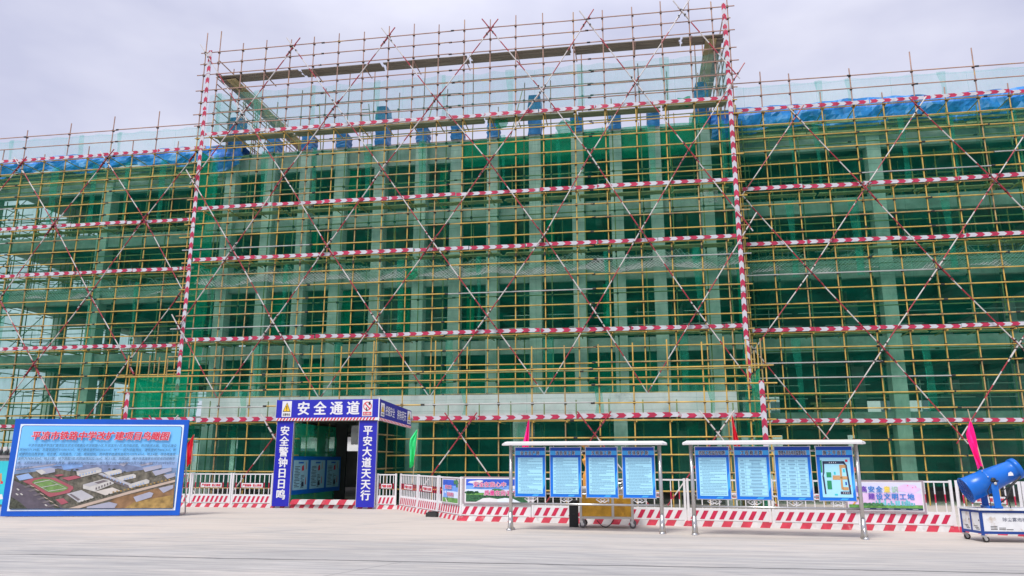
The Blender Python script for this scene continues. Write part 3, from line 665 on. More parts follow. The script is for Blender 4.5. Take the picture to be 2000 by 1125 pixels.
# end of the left wing: scaffold seen through the open floors
for y in np.arange(32.6, 47, 2.4): standard(sl, -34.4, float(y), 0, 15.8, (), mat='dimmed_tube', name='end_standard', clamps=False)
for (xx, y0) in ((-32.6, 33.4), (-31.2, 34.2), (-30.0, 35.0), (-32.0, 37), (-30.6, 38.2), (-29, 36.4)):
    mb = MB(); rod(mb, (xx, y0, 0), (xx + R.uniform(-.05, .05), y0, 15), 'dimmed_tube')
    for z in np.arange(1.2, 15, 1.3): mb.tube((xx - 1.4, y0 + .03, float(z)), (xx + 1.6, y0 + .03, float(z) + R.uniform(-.1, .1)), .022, 'dimmed_tube', 5)
    for z in (.2, 3.7, 6.9, 10.1, 12.9): mb.tube((xx - 1.2, y0 - .03, z), (xx + 1.2, y0 - .03, z + 2.2), .022, 'dimmed_tube', 5)
    mb.build('end_frame', sl)
for z in np.arange(.9, 16, .9):
    mb = MB(); rod(mb, (-34.4, 31.5, float(z)), (-34.4, 46.5, float(z)), 'dimmed_tube'); mb.build('end_ledger', sl)

# --- porch scaffold in front of the ground floor
sp_ = thing('scaffold', 'low yellow tube scaffold standing round the ground floor porch, nearest the fence', 'scaffold', (-7.5, 27.2, 0), 'scaffolds around the building')
PX = [-19.95, -19.52, -18.3, -17.1, -15.88, -14.62, -13.4, -7.32, -6.12, -4.92, -3.69, -2.5, -1.29, -.07, 1.13, 2.35, 3.1, 3.85, 4.48]
zsC = [.62, 1.22, 1.82, 2.42, 3.02, 3.63, 4.25, 4.86]
tops = [5.7, 5.85, 6.0, 6.35, 5.9, 5.7, 5.95, 6.0, 5.75, 5.72, 5.7, 5.72, 5.74, 5.75, 5.85, 5.75, 5.9, 5.8, 5.85]
for x, t in zip(PX, tops): standard(sp_, x, 27.2, 0, t, zsC)
for x in (-12.21, -11.0, -9.75, -8.55): standard(sp_, x, 27.2, 3.2, 5.9 + R.uniform(-.2, .2), zsC)
for x in PX[1:-1]: standard(sp_, x + .3, 28.15, 0, 3.75 + R.uniform(-.1, .2), (3.02,), mat='dimmed_tube', name='inner_standard')
for z in zsC:
    if z > 3.3: ledger(sp_, -20.0, 4.48, 27.15, z)
    else: ledger(sp_, -20.0, -12.75, 27.15, z); ledger(sp_, -8.9, 4.48, 27.15, z)
ledger(sp_, -15.0, 4.3, 29.55, 5.05, 'dimmed_tube', 'inner_ledger')
for i in range(4): standard(sp_, 4.45 - .02 * i, 27.9 + .62 * i, 0, 5.9 - .12 * i, zsC, name='return_standard'); standard(sp_, -19.9, 27.9 + .62 * i, 0, 5.9, zsC, name='return_standard')
for z in zsC:
    for x in (4.5, -19.95): mb = MB(); rod(mb, (x, 27.1, z), (x, 29.9, z), 'yellow_tube'); mb.build('return_ledger', sp_)
kick(sp_, -19.7, -12.8, 27.10, 3.07); kick(sp_, -8.1, 4.3, 27.10, 3.07)
transoms(sp_, PX[1:-1], 27.15, 28.3, 3.02)
planks(sp_, -19.6, -12.8, 27.6, 28.1, 3.03, 3.6, 'wood'); planks(sp_, -8.6, 4.2, 27.6, 28.1, 3.03, 3.6, 'wood')
guard(sp_, -19.72, 27.10, 2.6, 4.25); guard(sp_, 4.27, 27.10, 1.95, 4.35)
for x in (-13.4, -6.27, -1.47, 2.71, -18.0):
    brace(sp_, [(x - 1.75, .2), (x + .35, 3.0)], 27.06, .2, .05); brace(sp_, [(x + 1.75, .2) if x != -13.4 else (x + .2, 2.2), (x - .35, 3.0)], 27.0, .5, .05)
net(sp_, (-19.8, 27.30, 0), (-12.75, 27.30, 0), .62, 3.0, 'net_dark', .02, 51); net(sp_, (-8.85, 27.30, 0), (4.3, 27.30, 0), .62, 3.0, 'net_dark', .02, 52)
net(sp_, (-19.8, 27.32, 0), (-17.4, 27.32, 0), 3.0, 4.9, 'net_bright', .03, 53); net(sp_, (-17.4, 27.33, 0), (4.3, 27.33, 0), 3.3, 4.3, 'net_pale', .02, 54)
net(sp_, (4.3, 27.3, 0), (4.3, 30.0, 0), 0, 4.8, 'net_bright', .04, 55); net(sp_, (-19.82, 27.3, 0), (-19.8, 30.0, 0), 0, 4.8, 'net_bright', .04, 56)
hems(sp_, [-14.9, -6.2, -1.3, 2.6], 27.28, 3.25, 4.2, 7); hems(sp_, [-15.2, -4.1, -1.1, 1.9], 27.27, .7, 2.95, 8, 'net_green')
mb = MB(); sheet(mb, (-4.35, 27.24, 0), (-3.62, 27.24, 0), 1.9, 2.98, 'net_white', .2, .02, 5); mb.build('plastic_sheet', sp_)

# ------------------------------------------------------------------ safety passage gate
gt = thing('safety_passage_gate', 'blue safety passage gate with white lettering leading into the scaffold', 'gate', (-10.9, 26, 0))
GX0, GX1, GY = -12.82, -9.02, 25.95
def vtext(mb, s, x, y, z0, z1, h, m, off=.035, tilt=0):
    k = len(s)
    for i, ch in enumerate(s): text(mb, ch, (x, y, z1 - (i + .5) * (z1 - z0) / k), (1, 0, 0), (0, 0, 1), h, m, off=off)
for (xa, xb, s) in ((GX0 + .02, GX0 + .65, '安全警钟日日鸣'), (GX1 - .68, GX1 - .02, '平安大道天天行')):
    mb = MB(); mb.box(xa, xb, GY, GY + .12, .06, 3.0, 'gate_blue'); mb.box(xa - .012, xa - .001, GY - .004, GY + .11, .06, 3.0, 'alu'); mb.box(xb + .001, xb + .012, GY - .004, GY + .11, .06, 3.0, 'alu'); p = mb.build('gate_column', gt)
    mb = MB(); vtext(mb, s, (xa + xb) / 2, GY - .006, .28, 2.86, .36, 'sign_white'); mb.build('lettering', p)
mb = MB(); mb.box(GX0 - .02, GX1 + .02, GY - .06, GY + .14, 3.12, 3.76, 'gate_blue'); mb.box(GX0 - .045, GX0 - .021, GY - .07, GY + .1, 3.02, 3.78, 'alu'); mb.box(GX1 + .021, GX1 + .06, GY - .07, GY + .1, 3.0, 3.80, 'sign_white')
mb.box(GX0 - .02, GX1 + .02, GY - .06, GY + .14, 3.02, 3.119, 'sign_white'); hd = mb.build('gate_header', gt)
mb = MB(); x = GX0
while x < GX1 - .1: mb.poly([(x, GY - .064, 3.022), (x + .06, GY - .064, 3.022), (x + .12, GY - .064, 3.117), (x + .06, GY - .064, 3.117)], 'sign_red'); x += .12
mb.build('warning_stripe', hd)
mb = MB(); text(mb, '安 全 通 道', (-10.86, GY - .064, 3.46), (1, 0, 0), (0, 0, 1), .50, 'sign_white', w=2.3, off=.035); mb.build('lettering', hd)
def warn_sign(mb, o, r, u, w, h, cap):
    o, r, u = Vector(o), Vector(r).normalized(), Vector(u); n = u.cross(r).normalized()
    if n.y > 0: n = -n
    P = lambda a, b, k: o + r * (a * w) + u * (b * h) + n * (.004 * k)
    mb.poly([P(0, 0, 0), P(1, 0, 0), P(1, 1, 0), P(0, 1, 0)], 'sign_white')
    mb.poly([P(.08, .32, 1), P(.92, .32, 1), P(.5, .92, 1)], 'sign_black'); mb.poly([P(.16, .355, 2), P(.84, .355, 2), P(.5, .85, 2)], 'sign_yellow')
    mb.poly([P(.47, .47, 3), P(.53, .47, 3), P(.55, .7, 3), P(.45, .7, 3)], 'sign_black'); mb.poly([P(.46, .39, 3), P(.54, .39, 3), P(.54, .44, 3), P(.46, .44, 3)], 'sign_black')
    text(mb, cap, P(.5, .15, 1), r, u, h * .17, 'sign_black', w=w * .78)
def ban_sign(mb, o, r, u, w, h, cap):
    o, r, u = Vector(o), Vector(r).normalized(), Vector(u); n = u.cross(r).normalized()
    if n.y > 0: n = -n
    P = lambda a, b, k: o + r * (a * w) + u * (b * h) + n * (.004 * k)
    mb.poly([P(0, 0, 0), P(1, 0, 0), P(1, 1, 0), P(0, 1, 0)], 'sign_white'); mb.poly([P(.08, .05, 1), P(.92, .05, 1), P(.92, .26, 1), P(.08, .26, 1)], 'sign_red')
    text(mb, cap, P(.5, .155, 2), r, u, h * .14, 'sign_white', w=w * .7)
    c = P(.5, .62, 1); R1, R2 = w * .42, w * .34
    for k in range(28):
        a, b = 2 * math.pi * k / 28, 2 * math.pi * (k + 1) / 28; f = lambda t, q: c + r * (math.cos(t) * q) + u * (math.sin(t) * q)
        mb.poly([f(a, R2), f(a, R1), f(b, R1), f(b, R2)], 'sign_red')
    d = (r - u).normalized(); e = (r + u).normalized(); c2 = c + n * .006
    mb.poly([c2 - d * R2 - e * .02, c2 + d * R2 - e * .02, c2 + d * R2 + e * .02, c2 - d * R2 + e * .02], 'sign_red')
    c3 = c + n * .003
    mb.poly([c3 + r * .05 + u * .03, c3 + r * .12 + u * .06, c3 + r * .10 + u * .17, c3 + r * .03 + u * .12], 'sign_black')
    mb.poly([c3 - r * .05 - u * .17, c3 - r * .02 - u * .17, c3 - r * .02 - u * .05, c3 - r * .06 - u * .05], 'sign_black'); mb.poly([c3 - r * .02 - u * .17, c3 + r * .03 - u * .15, c3 + r * .03 - u * .12, c3 - r * .02 - u * .13], 'sign_black')
mb = MB(); warn_sign(mb, (GX0 + .2, GY - .066, 3.16), (1, 0, 0), (0, 0, 1), .36, .56, '注意安全'); mb.build('warning_sign', hd)
mb = MB(); ban_sign(mb, (GX1 - .57, GY - .066, 3.16), (1, 0, 0), (0, 0, 1), .37, .57, '禁止烟火'); mb.build('prohibition_sign', hd)
# canopy side, sloping down towards the building
a, b = Vector((GX1 + .065, GY - .06, 0)), Vector((-8.13, 27.02, 0)); d = (b - a); slope = Vector((0, 0, -.30)) / 1.0
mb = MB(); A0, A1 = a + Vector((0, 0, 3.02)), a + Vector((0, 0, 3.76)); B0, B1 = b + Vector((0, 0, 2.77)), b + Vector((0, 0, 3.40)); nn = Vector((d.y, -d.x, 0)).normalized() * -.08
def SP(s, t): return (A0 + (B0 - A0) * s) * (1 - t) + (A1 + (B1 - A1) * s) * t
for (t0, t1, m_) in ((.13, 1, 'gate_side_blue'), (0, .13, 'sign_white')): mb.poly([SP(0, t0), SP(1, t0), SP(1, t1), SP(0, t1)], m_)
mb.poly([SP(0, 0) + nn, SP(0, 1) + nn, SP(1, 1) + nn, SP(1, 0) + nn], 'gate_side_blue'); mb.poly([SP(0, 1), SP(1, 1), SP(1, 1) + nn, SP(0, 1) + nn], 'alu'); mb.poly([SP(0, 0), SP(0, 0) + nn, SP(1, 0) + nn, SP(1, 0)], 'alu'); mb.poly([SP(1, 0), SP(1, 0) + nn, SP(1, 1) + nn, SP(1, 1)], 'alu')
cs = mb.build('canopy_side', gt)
off = Vector((d.y, -d.x, 0)).normalized() * .006; mb = MB(); q = 0
while q < .97: mb.poly([SP(q, .01) + off, SP(q + .022, .01) + off, SP(q + .044, .125) + off, SP(q + .022, .125) + off], 'sign_red'); q += .044
rdir = SP(1, .5) - SP(0, .5)
for i, ch in enumerate('把握安全 拥有明天'):
    if ch != ' ': text(mb, ch, SP(.215 + .0735 * i, .56) + off, rdir, (0, 0, 1), .36, 'sign_white', w=.098, off=.012)
mb.build('print', cs)
for s0 in (.04, .875):
    mb = MB(); warn_sign(mb, SP(s0, .22) + off, rdir, (0, 0, 1), .155, .46, '注意安全'); mb.build('warning_sign', cs)
# roof, inner frame, side nets, sill
mb = MB(); mb.poly([(GX0, GY + .14, 3.70), (GX1, GY + .14, 3.70), (GX1, 30.5, 3.2), (GX0, 30.5, 3.2)], 'plank'); mb.build('canopy_roof', gt)
mb = MB(); mb.box(-11.75, -9.05, 31.6, 31.7, 0, 3.2, 'rubber'); mb.box(-12.9, -12.35, 31.6, 31.7, 0, 3.2, 'rubber'); mb.build('doorway_shade_sheet', gt)  # black sheets stand in for the unlit interior beyond the passage
for x in (-12.75, -9.1):
    for y in (26.15, 27.25, 28.4, 29.5, 30.6):
        mb = MB(); rod(mb, (x, y, 0), (x, y, 3.15), 'yellow_tube'); mb.build('passage_post', gt)
    for z in (.7, 1.35, 1.95, 2.55):
        mb = MB(); rod(mb, (x, 26.1, z), (x, 30.7, z), 'yellow_tube'); mb.build('passage_rail', gt)
net(gt, (-12.66, 26.2, 0), (-12.66, 31.2, 0), .05, 3.0, 'net_bright', .03, 71, .3, 'side_net'); net(gt, (-9.18, 26.2, 0), (-9.18, 31.0, 0), .05, 3.0, 'net_dark', .03, 72, .3, 'side_net')
mb = MB(); mb.poly([(-12.8, 26.1, 3.0), (-9.05, 26.1, 3.0), (-9.05, 26.1, 3.12), (-12.8, 26.1, 3.12)], 'plank'); sheet(mb, (-11.35, 29.5, 0), (-10.75, 29.5, 0), 2.25, 3.0, 'plastic', .15, .05, 3); mb.build('hanging_sheet', gt)
mb = MB(); x = GX0 + .66; i = 0
while x < GX1 - .7:
    e = min(x + .29, GX1 - .69); mm = 'kerb_red' if i % 2 == 0 else 'kerb_white'; mb.poly([(x, GY + .02, .13), (e, GY + .02, .13), (e + .09, GY + .03, .29), (x + .09, GY + .03, .29)], mm); mb.poly([(x + .09, GY + .03, .29), (e + .09, GY + .03, .29), (e + .09, GY + .3, .29), (x + .09, GY + .3, .29)], mm); x = e; i += 1
mb.build('threshold', gt)
# safety rules board hung on the passage wall
sb = thing('safety_rules_board', 'long blue board with three pale posters inside the passage', 'poster board', (-12.3, 28.8, .4))
mb = MB(); mb.box(-12.38, -12.33, 26.35, 31.0, .42, 1.78, 'board_blue'); mb.build('backing', sb)
rr = random.Random(3)
for (ya, yb) in ((26.5, 27.75), (27.98, 29.35), (29.55, 30.85)):
    mb = MB(); X = -12.326; mb.poly([(X, ya, .58), (X, yb, .58), (X, yb, 1.64), (X, ya, 1.64)], 'sheet_cyan'); X += .003
    mb.poly([(X, (ya + yb) / 2 - .22, 1.52), (X, (ya + yb) / 2 + .22, 1.52), (X, (ya + yb) / 2 + .22, 1.58), (X, (ya + yb) / 2 - .22, 1.58)], 'board_blue')
    para(mb, (X, ya + .1, 1.42), (0, 1, 0), (0, 0, 1), .45, .055, 14, 'ink_dark', rr); para(mb, (X, ya + .65, 1.1), (0, 1, 0), (0, 0, 1), .3, .055, 9, 'ink_dark', rr)
    for (yy, zz, hh, ww, mm) in ((ya + .7, 1.25, .22, .2, 'sign_red'), (ya + 1.05, 1.3, .3, .06, 'cart_amber'), (ya + 1.05, .75, .3, .07, 'sign_red'), (ya + .72, .68, .2, .22, 'ink_dark')):
        mb.poly([(X, yy, zz), (X, yy + ww, zz + .02), (X, yy + ww * .8, zz + hh), (X, yy + .02, zz + hh * .8)], mm)
    mb.build('poster', sb)

# ------------------------------------------------------------------ fence panels
def fence_panel(name, label, Lh, nb, group, nst, plate=True):
    """panel along local +X from 0 to Lh, standing on the kerb"""
    t = thing(name, label, 'barrier', (0, 0, 0), group); zb = .13
    for x in (.03, Lh - .03):
        mb = MB(); mb.box(x - .03, x + .03, -.03, .03, zb, 1.19, 'white_paint'); mb.build('post', t)
    mb = MB(); mb.box(.061, Lh - .061, -.018, .018, 1.13, 1.17, 'white_paint'); mb.build('top_rail', t)
    mb = MB(); mb.box(.061, Lh - .061, -.014, .014, .42, .45, 'white_paint'); mb.build('bottom_rail', t)
    for i in range(nb):
        x = .06 + (Lh - .12) * (i + .5) / nb if nb > 1 else Lh / 2
        mb = MB(); s = .0125
        for (z0, z1, m_) in ((.45, .66, 'white_paint'), (.66, .86, 'fence_red'), (.86, 1.13, 'white_paint')): mb.box(x - s, x + s, -s, s, z0, z1, m_)
        mb.build('bar', t)
    mb = MB(); mb.box(.061, Lh - .061, -.022, -.012, .15, .419, 'white_paint'); sk = mb.build('skirt_board', t)
    mb = MB(); w = (Lh - .16) / nst
    for i in range(nst):
        x = .07 + i * w; a = w * .48; mb.poly([(x, -.026, .18), (x + a, -.026, .18), (x + a + w * .48, -.026, .39), (x + w * .48, -.026, .39)], 'fence_red')
    mb.build('warning_stripe', sk)
    pw = min(.82, Lh * .52); x0 = (Lh - pw) / 2
    if plate:
        mb = MB(); mb.box(x0, x0 + pw, -.03, -.016, .69, .84, 'sign_white'); pl = mb.build('warning_plate', t)
        mb = MB(); text(mb, '严禁抛物  禁止跨越', (Lh / 2, -.034, .765), (1, 0, 0), (0, 0, 1), .10, 'sign_red', w=pw * .9, off=.03); mb.build('lettering', pl)
    return t
def place(proto, first, p, ang, label, group):
    if first: proto.location = p; proto.rotation_euler = (0, 0, ang); proto['label'] = label; return proto
    return dup(proto, p, ang, label, group)
fg = 'white fence panels along the red and white kerb'
FP = fence_panel('safety_barrier', 'x', 1.56, 8, fg, 8)
lab = ['white barred fence panel next right of the big blue billboard', 'white barred fence panel touching the left column of the blue gate', 'white barred fence panel mostly hidden behind the right end of the blue billboard', 'white barred fence panel wholly behind the blue billboard']
for i, x in enumerate((-16.02, -14.44, -17.6, -19.18)): place(FP, i == 0, (x, 26.1, 0), 0, lab[i], fg)
SPn = fence_panel('safety_barrier', 'short white fence panel between the right gate column and the fence corner', .72, 5, fg, 4); SPn.location = (-9.02, 26.1, 0)
v = Vector(K1) - Vector(K0); ang = math.atan2(v.y, v.x); Lh = v.length / 3 - .02
FA = fence_panel('safety_barrier', 'x', Lh, 10, fg, 9)
lab = ['angled white fence panel at the gate end of the slanting run', 'angled white fence panel in the middle of the slanting run, behind the green flag', 'angled white fence panel carrying the small narrow banner']
nn = Vector((-v.y, v.x, 0)).normalized() * .1
for i in range(3): place(FA, i == 0, Vector(K0) + v * (i / 3) + nn, ang, lab[i], fg)
v = Vector(K2) - Vector(K1); ang2 = math.atan2(v.y, v.x); n6 = 6; Lh = v.length / n6 - .02
FR = fence_panel('safety_barrier', 'x', Lh, 9, fg, 8)
nn2 = Vector((-v.y, v.x, 0)).normalized() * .1
lab = ['white fence panel carrying the blue sky and open book banner', 'white fence panel behind the left half of the left notice board stand', 'white fence panel behind the amber panelled cart', 'white fence panel behind the left half of the right notice board stand',
       'white fence panel behind the right half of the right notice board stand', 'white fence panel right of the pink city banner, ending at the blue fog cannon']
for i in range(n6): place(FR, i == 0, Vector(K1) + v * (i / n6) + nn2, ang2, lab[i], fg)
v3 = Vector(K3) - Vector(K2); ang3 = math.atan2(v3.y, v3.x); nn3 = Vector((-v3.y, v3.x, 0)).normalized() * .1
FE = fence_panel('safety_barrier', 'x', v3.length / 2 - .02, 7, fg, 6)
for i in range(2): place(FE, i == 0, Vector(K2) + v3 * (i / 2) + nn3, ang3, ['turned white fence panel directly behind the blue fog cannon barrel', 'turned white fence panel at the far right edge behind the cannon nozzle'][i], fg)
mb = MB(); q = Vector(K0) + (Vector(K1) - Vector(K0)) * .64; mb.obox((q.x - .15, q.y - .32, 0), (.36, -.12, 0), (.1, .28, 0), (0, 0, .12), 'rubber'); mb.obox((q.x - .10, q.y - .28, .12), (.26, -.09, 0), (.07, .2, 0), (0, 0, .03), 'rubber')
tag(mb.build('rubber_block'), 'black rubber block on the ground at the foot of the slanting fence', 'block')

# ------------------------------------------------------------------ fence banners
def frame_banner(name, label, o, r, w, h, art):
    o, r = Vector(o), Vector(r).normalized(); u = Vector((0, 0, 1)); n = r.cross(u)
    if n.y > 0: n = -n
    t = thing(name, label, 'banner', o, 'framed banners tied to the fence')
    P = lambda a, b, k=0: o + r * (a * w) + u * (b * h) + n * (.003 * k)
    mb = MB(); mb.obox(P(0, 0), r * w, u * h, -n * .02, 'banner_edge')
    mb.build('frame', t)
    mb = MB(); mb.poly([P(.025, .05, 1), P(.975, .05, 1), P(.975, .95, 1), P(.025, .95, 1)], 'sign_white'); art(mb, P, r, u); mb.build('print', t)
    return t
M('banner_edge', (.33, .27, .30), .5); M('print_sky', (.03, .10, .55), .4, var=.25, scale=2); M('print_sky_mid', (.16, .34, .78), .4, var=.2, scale=3); M('print_sky_low', (.62, .70, .88), .4, var=.1, scale=4)
M('print_hedge', (.03, .12, .05), .5, var=.6, scale=22); M('print_grass', (.12, .30, .07), .5, var=.4, scale=12); M('print_tree', (.06, .20, .08), .5, var=.6, scale=25); M('print_magenta', (.60, .02, .22), .5, var=.1)
M('print_pink', (.72, .52, .78), .4, var=.12, scale=2); M('print_lilac', (.66, .66, .86), .4, var=.08, scale=2); M('print_teal', (.16, .48, .56), .5, var=.3, scale=9); M('print_violet', (.16, .07, .45), .5); M('print_azure', (.05, .22, .60), .5); M('print_gold', (.80, .62, .10), .5); M('print_mint', (.38, .62, .45), .5); M('print_night', (.02, .04, .09), .5)
def blob(mb, P, a, b, ra, rb, m, k, n=14, seed=1, rough=.2):
    rr = random.Random(seed); mb.poly([P(a + ra * math.cos(2 * math.pi * i / n) * (1 + rr.uniform(-rough, rough)), b + rb * math.sin(2 * math.pi * i / n) * (1 + rr.uniform(-rough, rough)), k) for i in range(n)], m)
def strip(mb, P, a0, a1, b0, b1, m, k): mb.poly([P(a0, b0, k), P(a1, b0, k), P(a1, b1, k), P(a0, b1, k)], m)
def outlined(mb, s, o, r, u, n, h, w, m):
    text(mb, s, Vector(o), r, u, h, 'sign_white', w=w * 1.02, off=.07); text(mb, s, Vector(o) + n * .002, r, u, h, m, w=w, off=.03)
def art_book(mb, P, r, u):
    n = Vector((0, -1, 0))
    strip(mb, P, .045, .955, .68, .91, 'print_sky', 2); strip(mb, P, .045, .955, .54, .68, 'print_sky_mid', 2); strip(mb, P, .045, .955, .42, .54, 'print_sky_low', 2)
    strip(mb, P, .045, .955, .34, .42, 'print_grass', 2); strip(mb, P, .045, .955, .09, .34, 'print_hedge', 2)
    blob(mb, P, .17, .80, .10, .05, 'sign_white', 3, seed=4); blob(mb, P, .24, .83, .06, .04, 'sign_white', 4, seed=5); blob(mb, P, .80, .62, .10, .06, 'sign_white', 3, seed=6)
    for i in range(12): blob(mb, P, .05 + .16 * R.random(), .40 + .05 * R.random(), .03, .04, 'print_hedge', 3, seed=i)
    blob(mb, P, .52, .48, .12, .10, 'print_tree', 4, seed=8, rough=.3); blob(mb, P, .46, .44, .06, .06, 'print_tree', 5, seed=9, rough=.3); strip(mb, P, .51, .53, .28, .42, 'print_night', 4)
    mb.poly([P(.20, .09, 6), P(.52, .09, 6), P(.52, .20, 6), P(.40, .245, 6), P(.30, .22, 6)], 'sign_white'); mb.poly([P(.52, .09, 6), P(.86, .09, 6), P(.74, .22, 6), P(.63, .245, 6), P(.52, .20, 6)], 'bill_pale')
    nn = (P(0, 0, 1) - P(0, 0, 0)).normalized()
    outlined(mb, '安全在我心中', P(.40, .72, 8), r, u, nn, .145, .93, 'print_magenta'); outlined(mb, '质量在我手中', P(.56, .42, 8), r, u, nn, .145, .93, 'print_magenta')
def art_city(mb, P, r, u):
    strip(mb, P, .04, .96, .60, .92, 'print_lilac', 2); strip(mb, P, .04, .96, .22, .60, 'print_pink', 2); blob(mb, P, .8, .74, .14, .14, 'print_pink', 3, seed=2); strip(mb, P, .04, .96, .14, .24, 'print_grass', 3); strip(mb, P, .04, .96, .085, .14, 'print_night', 4)
    for i in range(6): strip(mb, P, .08 + .15 * i, .15 + .15 * i, .107, .117, 'sign_white', 5)
    rr = random.Random(4); x = .30
    while x < .86: w = rr.uniform(.012, .03); strip(mb, P, x, x + w, .22, .22 + rr.uniform(.06, .22) * (1 if .36 < x < .84 else .5), 'print_teal', 4); x += w * rr.uniform(.9, 1.7)
    for i in range(5): blob(mb, P, .25 + .05 * i, .25, .03, .05, 'print_tree', 5, seed=i)
    mb.poly([P(.085, .24, 5), P(.11, .24, 5), P(.20, .52, 5), P(.175, .50, 5)], 'cannon_orange'); strip(mb, P, .195, .2, .36, .50, 'ink_dark', 5)
    for (a, b) in ((.80, .84), (.90, .80), (.86, .78)): blob(mb, P, a, b, .008, .014, 'flag_pink', 5, 6)
    blob(mb, P, .07, .86, .05, .06, 'print_grass', 5, seed=3, rough=.4)
    cols = ['print_violet', 'print_violet', 'print_azure', 'print_azure', 'print_gold', 'print_mint']
    for i, ch in enumerate('提高安全意识'): text(mb, ch, P(.145 + .098 * i, .72, 6), r, u, .155, cols[i], off=.04)
    for i, ch in enumerate('建设文明工地'): text(mb, ch, P(.335 + .098 * i, .50, 6), r, u, .155, 'print_azure' if i else 'print_violet', off=.04)
def art_field(mb, P, r, u):
    strip(mb, P, .05, .95, .72, .93, 'print_sky', 2); strip(mb, P, .05, .95, .5, .72, 'print_sky_mid', 2); strip(mb, P, .05, .95, .25, .5, 'print_sky_low', 2); strip(mb, P, .05, .95, .08, .26, 'print_grass', 2)
    for (a, h_) in ((.1, .55), (.17, .42), (.24, .62), (.3, .38)): strip(mb, P, a, a + .06, .25, h_, 'print_sky_mid', 3)
    blob(mb, P, .85, .85, .13, .10, 'print_tree', 3, seed=3, rough=.35); blob(mb, P, .9, .72, .06, .08, 'print_tree', 3, seed=7, rough=.35); mb.poly([P(.28, .09, 3), P(.38, .09, 3), P(.25, .24, 3), P(.22, .24, 3)], 'kerb_white')
    nn = (P(0, 0, 1) - P(0, 0, 0)).normalized()
    outlined(mb, '遵守施工规范', P(.42, .66, 8), r, u, nn, .115, .50, 'print_magenta'); outlined(mb, '防范事故预防', P(.55, .39, 8), r, u, nn, .115, .50, 'print_magenta')
d2 = (Vector(K2) - Vector(K1)).normalized(); f2 = Vector(K1) + nn2 - Vector((0, .06, 0))
frame_banner('fence_banner', 'wide banner with red slogan over blue sky, hedge and open book on the fence', f2 + d2 * .10 + Vector((0, 0, .45)), d2, 1.96, .75, art_book)
frame_banner('fence_banner', 'wide pink and lilac banner with city skyline on the fence', f2 + d2 * 10.05 + Vector((0, 0, .42)), d2, 1.78, .76, art_city)
d1 = (Vector(K1) - Vector(K0)).normalized(); f1 = Vector(K0) + Vector((-d1.y, d1.x, 0)) * .1 + Vector((d1.y, -d1.x, 0)) * .05
frame_banner('fence_banner', 'narrow foreshortened banner with pink slogan on the slanting fence', f1 + d1 * 4.18 + Vector((0, 0, .40)), d1, 1.32, .74, art_field)

# ------------------------------------------------------------------ flags
def flag(label, base, top, side, m, seed, hang=1.0, wide=.3, taper=True, gap=.03):
    t = thing('safety_flag', label, 'flag', base, 'small flags on bamboo poles along the fence'); rr = random.Random(seed); base, top = Vector(base), Vector(top)
    mb = MB(); mb.tube(base, top, .014, 'bamboo', 6, r2=.010); mb.build('pole', t)
    mb = MB(); rows = []; d = (base - top).normalized(); nn = 12
    for j in range(nn + 1):
        f = j / nn; w = wide * min(1, .15 + f * (1.1 if taper else 3.2)) * (1 if f < .45 or taper else 1 - (f - .45) * .75); row = []
        for k in range(6):
            g = k / 5; row.append(top + d * (f * hang + gap) + Vector((side * w * g, .07 * math.sin(k * 2.2 + f * 4 + seed) * (.3 + f) - .02, -.10 * g * f + .03 * math.sin(g * 6 + seed))))
        rows.append(row)
    for j in range(nn):
        for k in range(5): mb.poly([rows[j][k], rows[j][k + 1], rows[j + 1][k + 1], rows[j + 1][k]], m)
    mb.build('cloth', t, smooth=True); return t
flag('bright green flag hanging from a thin pole by the slanting fence', (-7.42, 25.0, .9), (-7.27, 25.0, 2.66), -1, 'flag_green', 1, 1.15, .25, False)
flag('magenta flag rising behind the left end of the left notice board stand', (-2.98, 21.0, .9), (-2.93, 21.0, 2.76), -1, 'flag_pink', 2, .95, .20); 
flag('red flag rising behind the right notice board stand', (2.43, 20.5, .9), (2.42, 20.5, 2.80), 1, 'flag_red', 3, 1.0, .17)
flag('magenta flag drooping above the blue fog cannon', (8.02, 19.7, .9), (7.86, 19.9, 2.85), -1, 'flag_pink', 4, 1.02, .20, False, .28)
flag('red flag beside the right edge of the big blue billboard', (-15.98, 25.85, 1.0), (-15.95, 25.85, 2.55), -1, 'flag_red', 5, 1.0, .22, False)

# ------------------------------------------------------------------ billboard with the aerial picture
B0, B1 = Vector((-18.6, 20.47, .02)), Vector((-13.68, 21.77, .02)); be = (B1 - B0).normalized(); bn = Vector((-be.y, be.x, 0)); tl = math.radians(1.8); bu = Vector((0, 0, math.cos(tl))) + bn * math.sin(tl); BW = (B1 - B0).length; BH = 2.84
bb = thing('project_billboard', 'large blue framed billboard with an aerial view of the school and red title', 'billboard', B0)
front = -bn + Vector((0, 0, math.sin(tl)))
PB = lambda a, b, k=0: B0 + be * (a * BW) + bu * (b * BH) + front * (.004 * k)
mb = MB(); mb.obox(PB(0, 0), be * BW, bu * BH, -front * .05, 'bill_blue'); mb.build('panel', bb)
